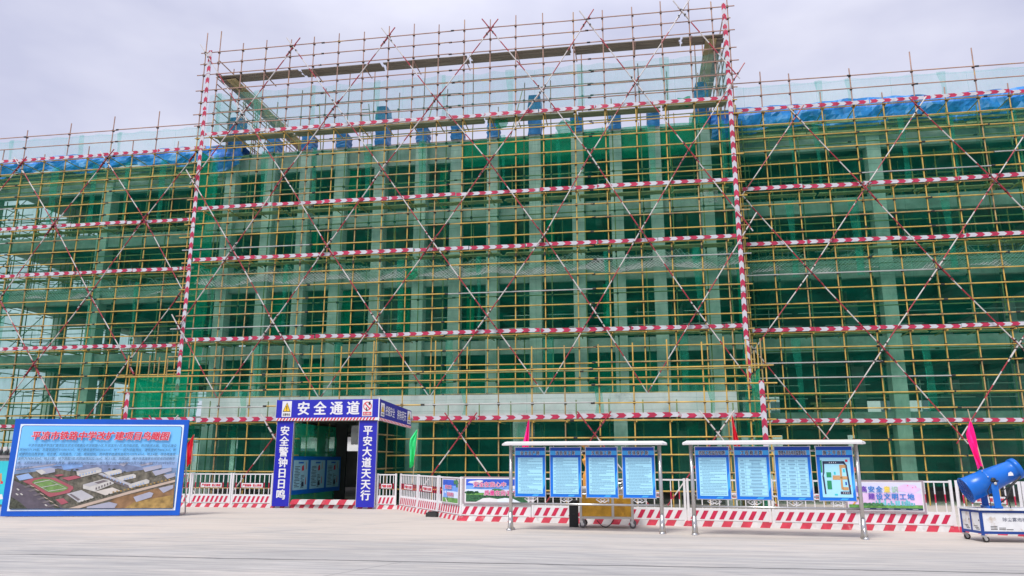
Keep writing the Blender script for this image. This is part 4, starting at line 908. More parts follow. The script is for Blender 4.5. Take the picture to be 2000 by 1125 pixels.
# picture coordinates: corners of the printed inner field, given as fractions of the panel
CORN = [((225, 150), (.046, .925)), ((1820, 165), (.962, .925)), ((1735, 1010), (.962, .072)), ((95, 1010), (.046, .072))]
Am = []; bv = []
for (x, y), (a, b) in CORN:
    Am += [[x, y, 1, 0, 0, 0, -a * x, -a * y], [0, 0, 0, x, y, 1, -b * x, -b * y]]; bv += [a, b]
H = np.linalg.solve(np.array(Am, float), np.array(bv, float))
def pic(x, y, k):
    w = H[6] * x + H[7] * y + 1; return PB((H[0] * x + H[1] * y + H[2]) / w, (H[3] * x + H[4] * y + H[5]) / w, k)
mb = MB()
def rr_rect(mb, a0, a1, b0, b1, ra, m, k):
    pts = []; rb = ra * BW / BH
    for (cx_, cy_, s) in ((a1 - ra, b1 - rb, 0), (a0 + ra, b1 - rb, 1), (a0 + ra, b0 + rb, 2), (a1 - ra, b0 + rb, 3)):
        for q in range(5): t = math.pi / 2 * (s + q / 4); pts.append(PB(cx_ + ra * math.cos(t), cy_ + rb * math.sin(t), k))
    mb.poly(pts, m)
strip(mb, PB, .034, .974, .052, .945, 'bill_pale', 1); rr_rect(mb, .042, .966, .066, .931, .016, 'bill_dark', 2)
M('art_sky', sr(112, 186, 240), .4, var=.04, scale=1); M('art_haze', sr(150, 195, 232), .4, var=.06); M('art_haze_mid', sr(146, 182, 222), .4, var=.08, scale=3); M('art_haze_deep', sr(112, 136, 170), .5, var=.2, scale=5); M('art_haze_low', sr(140, 165, 205), .4, var=.12, scale=3); M('art_land', (.12, .11, .085), .5, var=.6, scale=9); M('art_warm', (.22, .125, .06), .5, var=.45, scale=4); M('art_gold', (.34, .22, .07), .5, var=.4, scale=6)
M('art_road', (.10, .085, .11), .5, var=.2, scale=6); M('art_track', (.33, .09, .11), .5, var=.1); M('art_field', (.14, .25, .075), .5, var=.25, scale=8); M('art_white', (.50, .49, .465), .5, var=.1, scale=6); M('art_roof', (.42, .42, .45), .5, var=.1); M('art_shade', (.15, .13, .14), .5, var=.2); M('art_path', (.48, .38, .31), .5, var=.1); M('art_plaza', (.55, .51, .47), .5, var=.06)
M('art_ghost', (.34, .35, .44), .5, var=.08); M('art_tower', (.18, .32, .60), .5, var=.15, scale=8); M('art_pine', (.055, .06, .042), .5, var=.6, scale=14); M('art_red', (.36, .09, .12), .5, var=.1); M('art_dusk', (.16, .2, .33), .5, var=.3, scale=5)
rr_rect(mb, .046, .962, .072, .925, .014, 'art_sky', 3)
def A(pts, m, k): mb.poly([pic(x, y, k) for x, y in pts], m)
A([(180, 470), (1790, 455), (1775, 560), (165, 560)], 'art_haze', 4); A([(172, 530), (1778, 530), (1762, 680), (145, 680)], 'art_haze_low', 5)
A([(176, 500), (1783, 490), (1778, 540), (172, 540)], 'art_haze_mid', 4.5); A([(165, 600), (1770, 590), (1765, 660), (150, 660)], 'art_haze_deep', 5.5)
A([(148, 650), (600, 590), (1000, 570), (1400, 580), (1762, 680), (1735, 1008), (96, 1008)], 'art_land', 6); A([(500, 570), (900, 555), (1300, 560), (1500, 600), (1200, 640), (700, 620)], 'art_dusk', 7)
A([(1150, 900), (1750, 760), (1735, 1008), (1000, 1008)], 'art_warm', 7); A([(1350, 940), (1740, 870), (1735, 1008), (1250, 1008)], 'art_gold', 8)
A([(145, 700), (330, 770), (640, 1006), (180, 1006), (110, 880)], 'art_road', 8); A([(112, 880), (200, 935), (280, 1006), (97, 1006)], 'art_pine', 9)
A([(150, 690), (320, 760), (560, 930), (610, 1005), (560, 1005), (330, 800), (148, 715)], 'art_pine', 9)
for (x, y) in ((170, 800), (205, 850), (450, 965), (160, 850)): A([(x, y), (x + 14, y - 5), (x + 34, y + 12), (x + 20, y + 18)], 'art_white', 10)
for (x, y) in ((300, 760), (350, 800), (400, 845), (440, 885), (490, 920), (540, 960)): A([(x - 70, y + 20), (x, y), (x + 20, y + 14), (x - 40, y + 32)], 'art_shade', 10); A([(x, y - 6), (x + 40, y + 14), (x + 55, y + 26), (x + 20, y + 14)], 'art_path', 11)
A([(235, 722), (330, 694), (430, 680), (560, 690), (735, 778), (740, 800), (700, 842), (510, 886), (465, 872)], 'art_track', 9)
A([(325, 735), (350, 712), (430, 695), (520, 702), (640, 762), (690, 790), (672, 812), (600, 836), (520, 840), (480, 832)], 'art_field', 10)
for (p, q) in (((345, 738), (490, 825)), ((490, 825), (668, 795)), ((668, 795), (500, 708)), ((500, 708), (345, 738)), ((415, 785), (590, 752))): A([p, q, (q[0] + 3, q[1] + 5), (p[0] + 3, p[1] + 5)], 'art_white', 11)
A([(670, 855), (820, 815), (940, 885), (780, 936)], 'art_roof', 9); A([(700, 860), (720, 855), (810, 912), (785, 925)], 'art_shade', 10); A([(780, 936), (940, 885), (940, 898), (782, 950)], 'art_white', 10)
for P_ in ([(620, 690), (760, 665), (820, 685), (690, 717)], [(562, 912), (640, 900), (690, 945), (622, 966)], [(545, 660), (620, 650), (650, 660), (580, 675)]): A(P_, 'art_red', 10)
A([(165, 668), (290, 640), (340, 690), (200, 715)], 'art_haze_low', 9); A([(360, 612), (500, 583), (555, 590), (556, 628), (420, 656)], 'art_ghost', 9); A([(360, 612), (420, 600), (470, 632), (420, 656)], 'art_white', 10)
A([(160, 592), (560, 540), (560, 556), (160, 608)], 'art_ghost', 7); A([(620, 565), (830, 540), (832, 576), (640, 606)], 'art_tower', 8); A([(540, 556), (760, 535), (760, 556), (560, 580)], 'art_tower', 7)
A([(770, 620), (985, 580), (1020, 598), (1020, 632), (820, 682), (776, 662)], 'art_white', 9); A([(772, 622), (985, 582), (1015, 596), (810, 640)], 'art_roof', 10)
A([(1040, 635), (1200, 600), (1222, 613), (1222, 642), (1100, 672)], 'art_white', 9); A([(1160, 690), (1340, 650), (1365, 664), (1362, 692), (1230, 722)], 'art_white', 9); A([(1290, 760), (1470, 705), (1500, 720), (1495, 748), (1312, 800)], 'art_white', 9)
A([(985, 655), (1020, 640), (1320, 760), (1300, 800), (1130, 735)], 'art_shade', 9); A([(985, 650), (1022, 638), (1322, 756), (1290, 768)], 'art_roof', 10); A([(1290, 768), (1322, 756), (1335, 775), (1305, 800)], 'art_white', 10)
A([(835, 760), (930, 733), (1040, 703), (1140, 718), (1142, 752), (950, 832), (835, 800)], 'art_white', 9); A([(835, 760), (930, 733), (985, 752), (900, 780)], 'art_roof', 10); A([(940, 742), (1040, 712), (1090, 722), (990, 752)], 'art_shade', 10)
for i in range(6): x = 962 + i * 28; y = 792 - i * 11.0; A([(x, y), (x + 14, y - 5), (x + 14, y + 16), (x, y + 22)], 'art_shade', 11)
for (x0, y0, dx, dy, n_) in ((800, 655, 30, -7.5, 6), (1110, 655, 26, -6, 4), (1245, 700, 26, -6.5, 4), (1330, 775, 26, -8, 5), (1040, 665, 33, 14, 7)):
    for i in range(n_): x = x0 + dx * i; y = y0 + dy * i; A([(x, y), (x + 12, y - 3), (x + 12, y + 11), (x, y + 14)], 'art_haze_low', 11)
A([(950, 832), (1130, 790), (1215, 826), (1060, 872)], 'art_plaza', 9); A([(690, 1004), (1130, 880), (1300, 830), (1758, 712), (1756, 736), (1320, 852), (1180, 892), (800, 1004)], 'art_path', 9)
for i in range(16): t = i / 15; x = 1140 + 560 * t; y = 838 - 130 * t + R.uniform(-8, 8); A([(x - 14, y), (x, y - 10), (x + 14, y), (x, y + 9)], 'art_gold', 10)
for i in range(14): t = i / 13; x = 760 + 400 * t; y = 955 - 105 * t + R.uniform(-6, 6); A([(x - 12, y), (x, y - 9), (x + 12, y), (x, y + 8)], 'art_pine', 10)
for i in range(26): x, y = R.uniform(700, 1650), R.uniform(600, 690); A([(x - 20, y), (x, y - 9), (x + 20, y), (x, y + 8)], 'art_pine', 8)
for P_ in ([(1430, 590), (1620, 556), (1622, 590), (1455, 632)], [(1525, 625), (1720, 585), (1722, 622), (1560, 672)], [(1640, 665), (1755, 640), (1752, 680), (1680, 705)], [(1400, 555), (1530, 530), (1530, 550), (1420, 572)], [(1340, 890), (1500, 838), (1540, 852), (1520, 892), (1368, 942)], [(870, 990), (1100, 940), (1180, 960), (1150, 1004), (880, 1004)], [(1590, 800), (1740, 765), (1738, 800), (1640, 850)], [(1180, 545), (1290, 530), (1240, 575)]): A(P_, 'art_ghost', 9)
o = PB(.505, .825, 14)
text(mb, '平凉市铁路中学改扩建项目鸟瞰图', o, be, bu, .265, 'sign_pink', w=BW * .785, off=.06, shear=.16); text(mb, '平凉市铁路中学改扩建项目鸟瞰图', o + front * .004, be, bu, .265, 'sign_red', w=BW * .78, off=.025, shear=.16)
body = ['平凉市铁路中学改扩建项目北邻泾河南路及平凉铁路小区,东邻滨河小区,南邻临泾路、西邻新民北路。项目总建设', '用地约71.39亩。总建筑面积:31030.91㎡。地上建筑面积30224.61㎡。地下一层为设备用房。建筑面积为806.3㎡。新', '建建筑包括教学楼、综合楼、风雨操场、门房。框架结构。其中教学楼建筑面积为13575.65㎡。地上4层。综合楼建筑',
        '面积为7654.32㎡。地上5层。地下局部1层;风雨操场2022.16㎡。地上1层。局部2层。维护改造建筑包括现有四层教学', '楼、五层综合楼及二层多功能教室。建筑面积为7735.86㎡。本工程于2023年10月23日开工建设。计划于2024年8月22', '日全面竣工。']
for i, s in enumerate(body):
    a0 = .10 if i == 0 else .055; a1 = .945 if i < 5 else .15
    text(mb, s, PB((a0 + a1) / 2, .722 - i * .0455, 14), be, bu, .095, 'ink_body', w=BW * (a1 - a0), off=.012, shear=.12)
mb.build('printed_sheet', bb)
mb = MB(); q0 = PB(.985, 1, -14); q1 = PB(.985, 0, -14); back = bn * .75
for a in (.985, .5, .015):
    p0 = PB(a, .0, -13) + Vector((0, 0, .02)); p1 = PB(a, .97, -13); mb.tube(p0, p0 + back, .022, 'steel', 6); mb.tube(p1, p0 + back, .022, 'steel', 6); mb.tube(p0, p1, .022, 'steel', 6)
mb.build('stand', bb)

# ------------------------------------------------------------------ notice board stands
def rack(label, o, e, Ln, names, labels):
    o, e = Vector(o), Vector(e).normalized(); nrm = Vector((-e.y, e.x, 0)); u = Vector((0, 0, 1))
    t = thing('notice_board_stand', label, 'notice stand', o, 'stainless steel notice board stands')
    P = lambda x, z, y=0: o + e * x + u * z + nrm * y
    for x in (.02, Ln - .02):
        mb = MB(); mb.tube(P(x, 0.02), P(x, 2.003), .045, 'steel', 14); p = mb.build('post', t, smooth=True)
        mb = MB(); mb.tube(P(x, .0, -.02), P(x, .42, -.02), .075, 'steel', 12, r2=.047)
        for yy in (-.16, .16): mb.tube(P(x, .02, yy), P(x, .32, 0), .03, 'steel', 8); mb.lathe(P(x, 0, yy), u, [(0, .07), (.03, .07), (.05, .04), (.05, 0)], 'steel', 12)
        mb.build('foot', p, smooth=True)
    mb = MB(); pr = [(-.32, 2.005), (-.33, 2.055), (-.22, 2.085), (0, 2.10), (.22, 2.085), (.33, 2.055), (.32, 2.005)]
    for (xa, xb, f0, f1) in ((-.16, -.07, .6, 1), (-.07, Ln + .07, 1, 1), (Ln + .07, Ln + .16, 1, .6)):
        for (y0, z0), (y1, z1) in zip(pr, pr[1:] + pr[:1]): g = lambda y, z, f: P(0, 1.995 + (z - 1.995) * f, y * f); mb.poly([g(y0, z0, f0) + e * xa, g(y1, z1, f0) + e * xa, g(y1, z1, f1) + e * xb, g(y0, z0, f1) + e * xb], 'canopy_white')
    for xx in (-.16, Ln + .16): mb.poly([P(xx, 1.995 + (z - 1.995) * .6, y * .6) for y, z in pr], 'canopy_white')
    mb.build('canopy', t)
    for z, r_ in ((1.865, .022), (.86, .022), (.62, .026)):
        mb = MB(); mb.tube(P(.03, z), P(Ln - .03, z), r_, 'steel', 10); mb.build('rail', t, smooth=True)
    nb = len(names); gap = .13; bw = .745; tot = nb * bw + (nb - 1) * gap; x = (Ln - tot) / 2
    for i in range(nb):
        xc = x + bw / 2; mb = MB()
        for (dx) in (-.045, .045):
            pts = [P(xc + dx - .11, .735, -.005), P(xc + dx, .80 - .005, -.005), P(xc + dx + .11, .735, -.005), P(xc + dx, .67, -.005)]
            for a, b in zip(pts, pts[1:] + pts[:1]): mb.tube(a, b, .012, 'white_paint', 6)
        mb.build('ornament', t)
        mb = MB(); mb.tube(P(xc - .3, 1.95), P(xc - .3, 2.003), .012, 'steel', 6); mb.build('hanger', t)
        kind, title = names[i]
        bd = thing('notice_board', labels[i], 'notice board', P(x, .79, -.06), 'blue notice boards hung on the stands'); hh = 1.16
        Q = lambda a, b, k=0: P(x + a * bw, .79 + b * hh, -.055 - .003 * k)
        mb = MB(); mb.obox(Q(-.02, -.012, 0), e * bw * 1.04, u * hh * 1.024, nrm * .03, 'alu')
        for (a, b) in ((-.03, -.02), (.95, -.02), (-.03, .98), (.95, .98)): mb.obox(Q(a, b, .5), e * .06, u * .045, nrm * .035, 'steel')
        mb.build('frame', bd)
        mb = MB(); strip(mb, Q, 0, 1, 0, 1, 'board_blue', 1); strip(mb, Q, 0, 1, .935, 1, 'board_navy', 2); strip(mb, Q, 0, 1, .845, .935, 'board_cyan', 2); strip(mb, Q, 0, 1, .81, .845, 'board_navy', 2)
        mb.poly([Q(.9, .1, 2), Q(1, .25, 2), Q(1, .55, 2), Q(.95, .45, 2)], 'board_cyan'); mb.poly([Q(.55, .01, 2), Q(.75, .01, 2), Q(.8, .045, 2), Q(.62, .045, 2)], 'board_cyan')
        strip(mb, Q, .09, .92, .06, .795, 'sheet_cyan', 3); mb.build('panel', bd)
        mb = MB(); tt = ' '.join(title) if len(title) == 5 else title; wT = bw * (.62 if len(title) == 5 else .78); text(mb, tt, Q(.5, .888, 4), e, u, .10, 'sign_white', w=wT * 1.02, off=.06); text(mb, tt, Q(.5, .888, 5), e, u, .10, 'ink_dark', w=wT, off=.022); mb.build('lettering', bd)
        mb = MB(); rr = random.Random(i * 7 + int(Ln * 100))
        if kind == 'text': para(mb, Q(.12, .775, 4), e, u, bw * .77, hh * .0295, 24, 'ink', rr)
        elif kind == 'table':
            nr = 11 if i == 1 else 10; cols = [.11, .30, .90] if i == 1 else [.11, .32, .60, .90]
            for r_ in range(nr + 1): z = .77 - (.69 / nr) * r_; strip(mb, Q, .11, .90, z - .0022, z + .0022, 'ink', 4)
            for c_ in cols: strip(mb, Q, c_ - .003, c_ + .003, .08, .77, 'ink', 5)
            for r_ in range(nr):
                z = .77 - (.69 / nr) * (r_ + .5)
                for ca, cb in zip(cols, cols[1:]): w_ = (cb - ca) * rr.uniform(.4, .75); m0 = (ca + cb) / 2; strip(mb, Q, m0 - w_ / 2, m0 + w_ / 2, z - .011, z + .011, 'ink', 5)
            if i == 1:
                for c_ in (.5, .7): strip(mb, Q, c_ - .003, c_ + .003, .77 - .69 / nr * 3, .77 - .69 / nr, 'ink', 6)
        else:
            S = lambda p: [Q(.09 + a * .83, .06 + b * .735, 4) for a, b in p]
            for p in ([(.12, .84), (.80, .84), (.80, .91), (.08, .91)], [(.80, .91), (.70, .91), (.82, .80), (.88, .80)], [(.82, .82), (.88, .82), (.95, .14), (.89, .14)], [(.60, .08), (.95, .08), (.95, .15), (.60, .15)], [(.08, .91), (.14, .91), (.12, .62), (.07, .62)], [(.07, .62), (.12, .62), (.08, .52), (.04, .52)], [(.04, .52), (.10, .52), (.13, .08), (.08, .08)]): mb.poly(S(p), 'ink_dark')
            for p in ([(.38, .44), (.62, .44), (.62, .55), (.38, .55)], [(.62, .47), (.70, .47), (.70, .52), (.62, .52)], [(.63, .2), (.70, .2), (.70, .82), (.63, .82)], [(.70, .74), (.86, .74), (.86, .82), (.70, .82)], [(.70, .45), (.88, .45), (.88, .53), (.70, .53)], [(.68, .18), (.87, .18), (.87, .26), (.68, .26)]): mb.poly(S(p), 'map_tan')
            for p in ([(.0, .62), (.055, .62), (.055, .93), (.0, .93)], [(.18, .50), (.34, .50), (.34, .63), (.18, .63)], [(.18, .20), (.33, .20), (.33, .42), (.18, .42)]): mb.poly(S(p), 'map_green')
            for p in ([(.74, .63), (.80, .63), (.80, .71), (.74, .71)], [(.43, .57), (.49, .57), (.49, .64), (.43, .64)], [(.4, .05), (.5, .05), (.5, .09), (.4, .09)]): mb.poly(S(p), 'mural_teal')
            mb.poly(S([(.84, .89), (.92, .89), (.92, .95), (.84, .95)]), 'sign_red'); mb.poly(S([(.92, .27), (.95, .27), (.95, .31), (.92, .31)]), 'sign_red'); mb.poly(S([(.78, .31), (.83, .31), (.83, .39), (.78, .39)]), 'board_navy')
            for i_ in range(4):
                for (a, b) in ((.3 + .07 * i_, .86), (.68 + .06 * i_, .10)): mb.poly([p + nrm * -.003 for p in S([(a, b), (a + .02, b), (a + .02, b + .03), (a, b + .03)])], 'sign_white')
        mb.build('print', bd)
        x += bw + gap
M('map_tan', (.52, .30, .13), .5); M('map_green', (.02, .28, .12), .5)
rack('white canopied steel notice stand standing in front of the amber cart', (-3.13, 18.93, 0), (3.66, -.29, 0), 3.66,
     [('text', '安全生产牌'), ('text', '消防保卫牌'), ('text', '文明施工牌'), ('text', '环境保护牌')],
     ['text notice headed 安全生产牌, first board on the stand before the amber cart', 'text notice headed 消防保卫牌, second board on the stand before the amber cart', 'text notice headed 文明施工牌, third board on the stand before the amber cart', 'text notice headed 环境保护牌, last board on the stand before the amber cart'])
rack('white canopied steel notice stand beside the pink city banner and fog cannon', (1.20, 18.50, 0), (3.58, -.40, 0), 3.60,
     [('text', '农民工权益告知牌'), ('table', '工程概况牌'), ('table', '管理人员名单及监督电话'), ('map', '施工平面图')],
     ['text notice headed 农民工权益告知牌 on the stand nearer the fog cannon', 'two column table notice headed 工程概况牌 on the stand nearer the fog cannon', 'three column table notice headed 管理人员名单及监督电话', 'site plan notice headed 施工平面图 with brown building outline and dark roads'])

# ------------------------------------------------------------------ amber cart, orange cannon on it, black bin
ct = thing('equipment_cart', 'steel framed cart with amber side panels on four castors behind the notice stand', 'cart', (-.78, 19.9, 0))
cx0, cx1, cy0, cy1, cz0, cz1 = -1.50, -.16, 19.75, 20.45, .22, .92
mb = MB(); s = .06
for x in (cx0, cx1 - s):
    for y in (cy0, cy1 - s): mb.box(x, x + s, y, y + s, cz0 - .05, cz1, 'cart_frame')
for z in (cz0, cz1 - s):
    for y in (cy0, cy1 - s): mb.box(cx0 + s + .001, cx1 - s - .001, y + .002, y + s - .002, z, z + s, 'cart_frame')
    for x in (cx0, cx1 - s): mb.box(x + .002, x + s - .002, cy0 + s + .001, cy1 - s - .001, z, z + s, 'cart_frame')
mb.box(cx0 + .80, cx0 + .86, cy0 + .003, cy0 + s - .003, cz0 + s + .001, cz1 - s - .001, 'cart_frame'); mb.box(cx0 - .02, cx1 + .02, cy0 - .02, cy1 + .02, cz1 + .001, cz1 + .03, 'cart_frame'); mb.build('frame', ct)
for (xa, xb) in ((cx0 + s + .002, cx0 + .798), (cx0 + .862, cx1 - s - .002)):
    mb = MB(); mb.box(xa, xb, cy0 + .015, cy0 + .035, cz0 + s + .002, cz1 - s - .002, 'cart_amber'); p = mb.build('side_panel', ct)
    if xb < -.6: mb = MB(); mb.box(xb - .09, xb - .05, cy0 - .005, cy0 + .012, .62, .74, 'steel'); mb.build('latch', p)
mb = MB(); mb.box(cx1 - .035, cx1 - .015, cy0 + s + .002, cy1 - s - .002, cz0 + s + .002, cz1 - s - .002, 'cart_amber'); mb.build('side_panel', ct)
mb = MB(); mb.box(cx0 + .015, cx0 + .035, cy0 + s + .002, cy1 - s - .002, cz0 + s + .002, cz1 - s - .002, 'cart_amber'); mb.build('side_panel', ct)
def castor(par, x, y, r=.085, z=.2, m='wheel_grey'):
    mb = MB(); mb.box(x - .045, x + .045, y - .045, y + .045, z - .03, z, 'steel')
    for yy in (-.035, .03): mb.poly([(x - .03, y + yy, z - .03), (x + .04, y + yy, z - .03), (x + .055, y + yy, r - .01), (x + .01, y + yy, r - .02)], 'steel'); mb.poly([(x - .03, y + yy + .005, z - .03), (x + .01, y + yy + .005, r - .02), (x + .055, y + yy + .005, r - .01), (x + .04, y + yy + .005, z - .03)], 'steel')
    c = mb.build('castor', par)
    mb = MB(); mb.lathe((x + .03, y - .025, r), (0, 1, 0), [(0, .02), (0, r * .8), (.008, r), (.042, r), (.05, r * .8), (.05, .02)], m, 20); mb.lathe((x + .03, y - .032, r), (0, 1, 0), [(0, 0), (0, r * .45), (.006, r * .5)], 'alu', 12); mb.build('wheel', c, smooth=True)
for x in (cx0 + .04, cx1 - .06):
    for y in (cy0 + .04, cy1 - .05): castor(ct, x, y, .085, .17)
mb = MB(); mb.path([(-1.08 + .42 * k / 12, 19.85, .19 - .17 * math.sin(math.pi * k / 12)) for k in range(13)], .011, 'rubber', 6); mb.build('cable', ct)
mb = MB(); rr = random.Random(5)
for k in range(7):
    c0 = Vector((-.55 + rr.uniform(-.18, .3), 19.95 + rr.uniform(0, .3), 1.0 + .02 * k)); mb.path([c0 + Vector((.16 * math.cos(t / 12 * 6.3) * rr.uniform(.9, 1.1), .12 * math.sin(t / 12 * 6.3), .05 * math.sin(t * 1.3))) for t in range(13)], .014, 'rubber' if k % 3 else 'steel', 5)
mb.build('cable_coil', ct)
oc = thing('fog_cannon', 'orange upright fog cannon on top of the amber cart, mostly hidden by the notices', 'fog cannon', (-1.36, 20.05, .95))
mb = MB(); mb.lathe((-1.32, 20.1, 1.0), (-.03, 0, 1), [(0, .10), (.05, .11), (.28, .10), (.40, .035), (.48, .03), (.62, .09), (.68, .10), (.70, .04), (.74, .055), (.80, .06), (.85, .04), (.97, .05), (1.03, .13), (1.06, .14), (1.06, .09), (1.0, .04)], 'cannon_orange', 20); mb.build('barrel', oc, smooth=True)
mb = MB(); mb.lathe((-1.345, 20.1, 1.80), (-.03, 0, 1), [(0, .06), (.02, .085), (.12, .085), (.14, .06)], 'black_bin', 16); mb.lathe((-1.3, 20.1, .952), (0, 0, 1), [(0, .16), (.05, .16), (.05, 0)], 'cart_frame', 16); mb.build('mount_ring', oc, smooth=True)
bn_ = MB(); bn_.box(-1.78, -1.56, 19.95, 20.2, .0, .62, 'black_bin'); bn_.box(-1.79, -1.55, 19.94, 20.21, .621, .65, 'black_bin'); bn_.box(-1.7, -1.64, 19.93, 19.949, .3, .34, 'rubber')
tag(bn_.build('black_bin'), 'narrow black box standing left of the amber cart', 'box')

# ------------------------------------------------------------------ blue fog cannon on its white wheeled cabinet
fc = thing('fog_cannon', 'blue barrelled fog cannon on a white and blue wheeled cabinet by the fence', 'fog cannon', (7.6, 18.1, 0))
f0 = Vector((6.98, 17.75, 0)); fe = Vector((1, .015, 0)).normalized(); fs = Vector((-.12, .72, 0)); fl, fz0, fz1 = 1.32, .17, .64
PF = lambda a, b, z: f0 + fe * (a * fl) + fs * b + Vector((0, 0, z))
mb = MB(); s = .045; fsn = fs.normalized() * s
for a in (0, fl - s):
    for b in (0, fs.length - s): o = f0 + fe * a + fs.normalized() * b; mb.obox(o + Vector((0, 0, .13)), fe * s, fsn, (0, 0, fz1 - .13), 'cannon_navy')
for z in (fz0, fz1 - .05):
    for b in (0, fs.length - s): o = f0 + fe * (s + .001) + fs.normalized() * (b + .002) + Vector((0, 0, z)); mb.obox(o, fe * (fl - 2 * s - .002), fsn * .9, (0, 0, .05), 'cannon_navy')
    for a in (0, fl - s): o = f0 + fe * (a + .002) + fs.normalized() * (s + .001) + Vector((0, 0, z)); mb.obox(o, fe * (s - .004), fs.normalized() * (fs.length - 2 * s - .002), (0, 0, .05), 'cannon_navy')
o = f0 + fe * .002 + fs.normalized() * (fs.length * .47) + Vector((0, 0, fz0 + .051)); mb.obox(o, fe * .03, fs.normalized() * .04, (0, 0, fz1 - fz0 - .103), 'cannon_navy')
mb.build('cabinet_frame', fc)
mb = MB(); mb.obox(f0 + fe * -.03 + fs.normalized() * -.03 + Vector((0, 0, fz1 + .001)), fe * (fl + .06), fs.normalized() * (fs.length + .06), (0, 0, .03), 'cart_white'); mb.build('cabinet_top', fc)
mb = MB(); mb.obox(f0 + fe * (s + .002) + fs.normalized() * .012 + Vector((0, 0, fz0 + .052)), fe * (fl - 2 * s - .004), fs.normalized() * .015, (0, 0, fz1 - fz0 - .106), 'cart_white'); p = mb.build('front_panel', fc)
mb = MB(); yo = fs.normalized() * .009
text(mb, '除尘雾炮机', f0 + fe * .66 + yo + Vector((0, 0, .46)), fe, (0, 0, 1), .085, 'ink_dark', w=.46, off=.0); mb.build('lettering', p)
mb = MB()
for (a, n_) in ((.18, 3), (.34, 2), (.48, 1)):
    for k in range(n_): mb.obox(f0 + fe * (a) + yo + Vector((0, 0, .255 + .03 * k)), fe * .13, fs.normalized() * .002, (0, 0, .012), 'sign_black')
mb.build('vent_slot', p)
for (b0, b1) in ((s + .002, fs.length * .47 - .002), (fs.length * .47 + .042, fs.length - s - .002)):
    mb = MB(); mb.obox(f0 + fe * .012 + fs.normalized() * b0 + Vector((0, 0, fz0 + .052)), fe * .015, fs.normalized() * (b1 - b0), (0, 0, fz1 - fz0 - .106), 'cart_white'); p = mb.build('side_door', fc)
    mb = MB()
    for k in range(3): mb.obox(f0 + fe * .009 + fs.normalized() * (b0 + .05 + .03 * k) + Vector((0, 0, .25 + .03 * k)), fe * .002, fs.normalized() * .12, (0, 0, .012), 'sign_black')
    mb.obox(f0 + fe * .008 + fs.normalized() * (b0 + .04) + Vector((0, 0, .42)), fe * .003, fs.normalized() * .02, (0, 0, .03), 'sign_black'); mb.build('vent_slot', p)
for (a, b) in ((.03, .04), (.03, .94), (.96, .04), (.96, .94)): q = PF(a, b, 0); castor(fc, q.x, q.y, .062, .14, 'rubber')
bc = Vector((7.36, 18.08, 1.235)); bx = Vector((.92, .0, .405)).normalized()
mb = MB(); mb.lathe(bc - bx * .50, bx, [(.02, .0), (.02, .19), (0, .235), (-.02, .272), (0, .277), (.03, .258), (.12, .254), (.44, .247), (.445, .257), (.465, .257), (.47, .247), (1.0, .203), (1.06, .205), (1.06, .225), (1.16, .222), (1.165, .18), (1.05, .16), (.6, .15)], 'cannon_blue', 40); mb.build('barrel', fc, smooth=True)
mb = MB()
for k in range(4): mb.lathe(bc - bx * .52, bx, [(0, .05 + .055 * k), (.008, .055 + .055 * k)], 'cannon_navy', 24)
for k in range(8):
    a1 = bx.orthogonal().normalized(); b1 = bx.cross(a1); dd = a1 * math.cos(k * .785) + b1 * math.sin(k * .785); mb.tube(bc - bx * .52 + dd * .03, bc - bx * .52 + dd * .25, .006, 'cannon_navy', 5)
mb.build('intake_grille', fc)
mb = MB()
for sgn in (-1, 1):
    yv = Vector((0, sgn * .30, 0)); mb.obox(bc + yv + Vector((-.06, -.012, -.55)), (.13, 0, 0), (0, .024, 0), (-.03, 0, .62), 'cannon_blue')
mb.obox(bc + Vector((-.14, -.2, -.565)), (.28, 0, 0), (0, .4, 0), (0, 0, .05), 'cannon_blue'); mb.build('yoke', fc)
mb = MB(); mb.lathe(bc + Vector((-.03, -.34, .02)), (0, 1, 0), [(0, 0), (0, .045), (.03, .05), (.05, .03)], 'sign_black', 14); mb.lathe(bc + Vector((.0, -.335, -.05)), (0, 1, 0), [(0, 0), (0, .03), (.02, .03)], 'alu', 12); mb.tube(bc + Vector((-.09, -.33, .0)), bc + Vector((.06, -.33, .0)), .016, 'sign_black', 6); mb.build('pivot_knob', fc, smooth=True)
mb = MB(); mb.path([bc + bx * .62 + Vector((0, -.18, -.16)), bc + bx * .4 + Vector((0, -.2, -.25)), bc + Vector((.22, -.2, -.36)), bc + Vector((.1, -.15, -.46)), bc + Vector((.06, -.1, -.56))], .018, 'rubber', 6); mb.build('hose', fc)
mb = MB()
for k in range(14):
    a1_ = bx.orthogonal().normalized(); b1_ = bx.cross(a1_); dd = a1_ * math.cos(k * .449) + b1_ * math.sin(k * .449); mb.tube(bc + bx * .62 + dd * .17, bc + bx * .655 + dd * .19, .009, 'steel', 6)
for k in range(10):
    a1_ = bx.orthogonal().normalized(); b1_ = bx.cross(a1_); dd = a1_ * math.cos(k * .628) + b1_ * math.sin(k * .628); mb.tube(bc - bx * .058 + dd * .268, bc - bx * .058 + dd * .284, .010, 'alu', 6)
mb.build('nozzle_ring', fc)
mb = MB(); mb.path([bc + bx * .60 + Vector((0, -.10, -.20)), bc + bx * .2 + Vector((0, -.12, -.30)), bc + Vector((.3, -.12, -.42)), bc + Vector((.34, -.06, -.56))], .011, 'sign_black', 6); mb.build('cable', fc); mb = MB(); mb.path([bc + Vector((-.03, -.31, .02)), bc + Vector((-.16, -.30, -.2)), bc + Vector((-.12, -.26, -.45)), bc + Vector((-.1, -.2, -.56))], .008, 'sign_black', 6); mb.build('cable', fc)
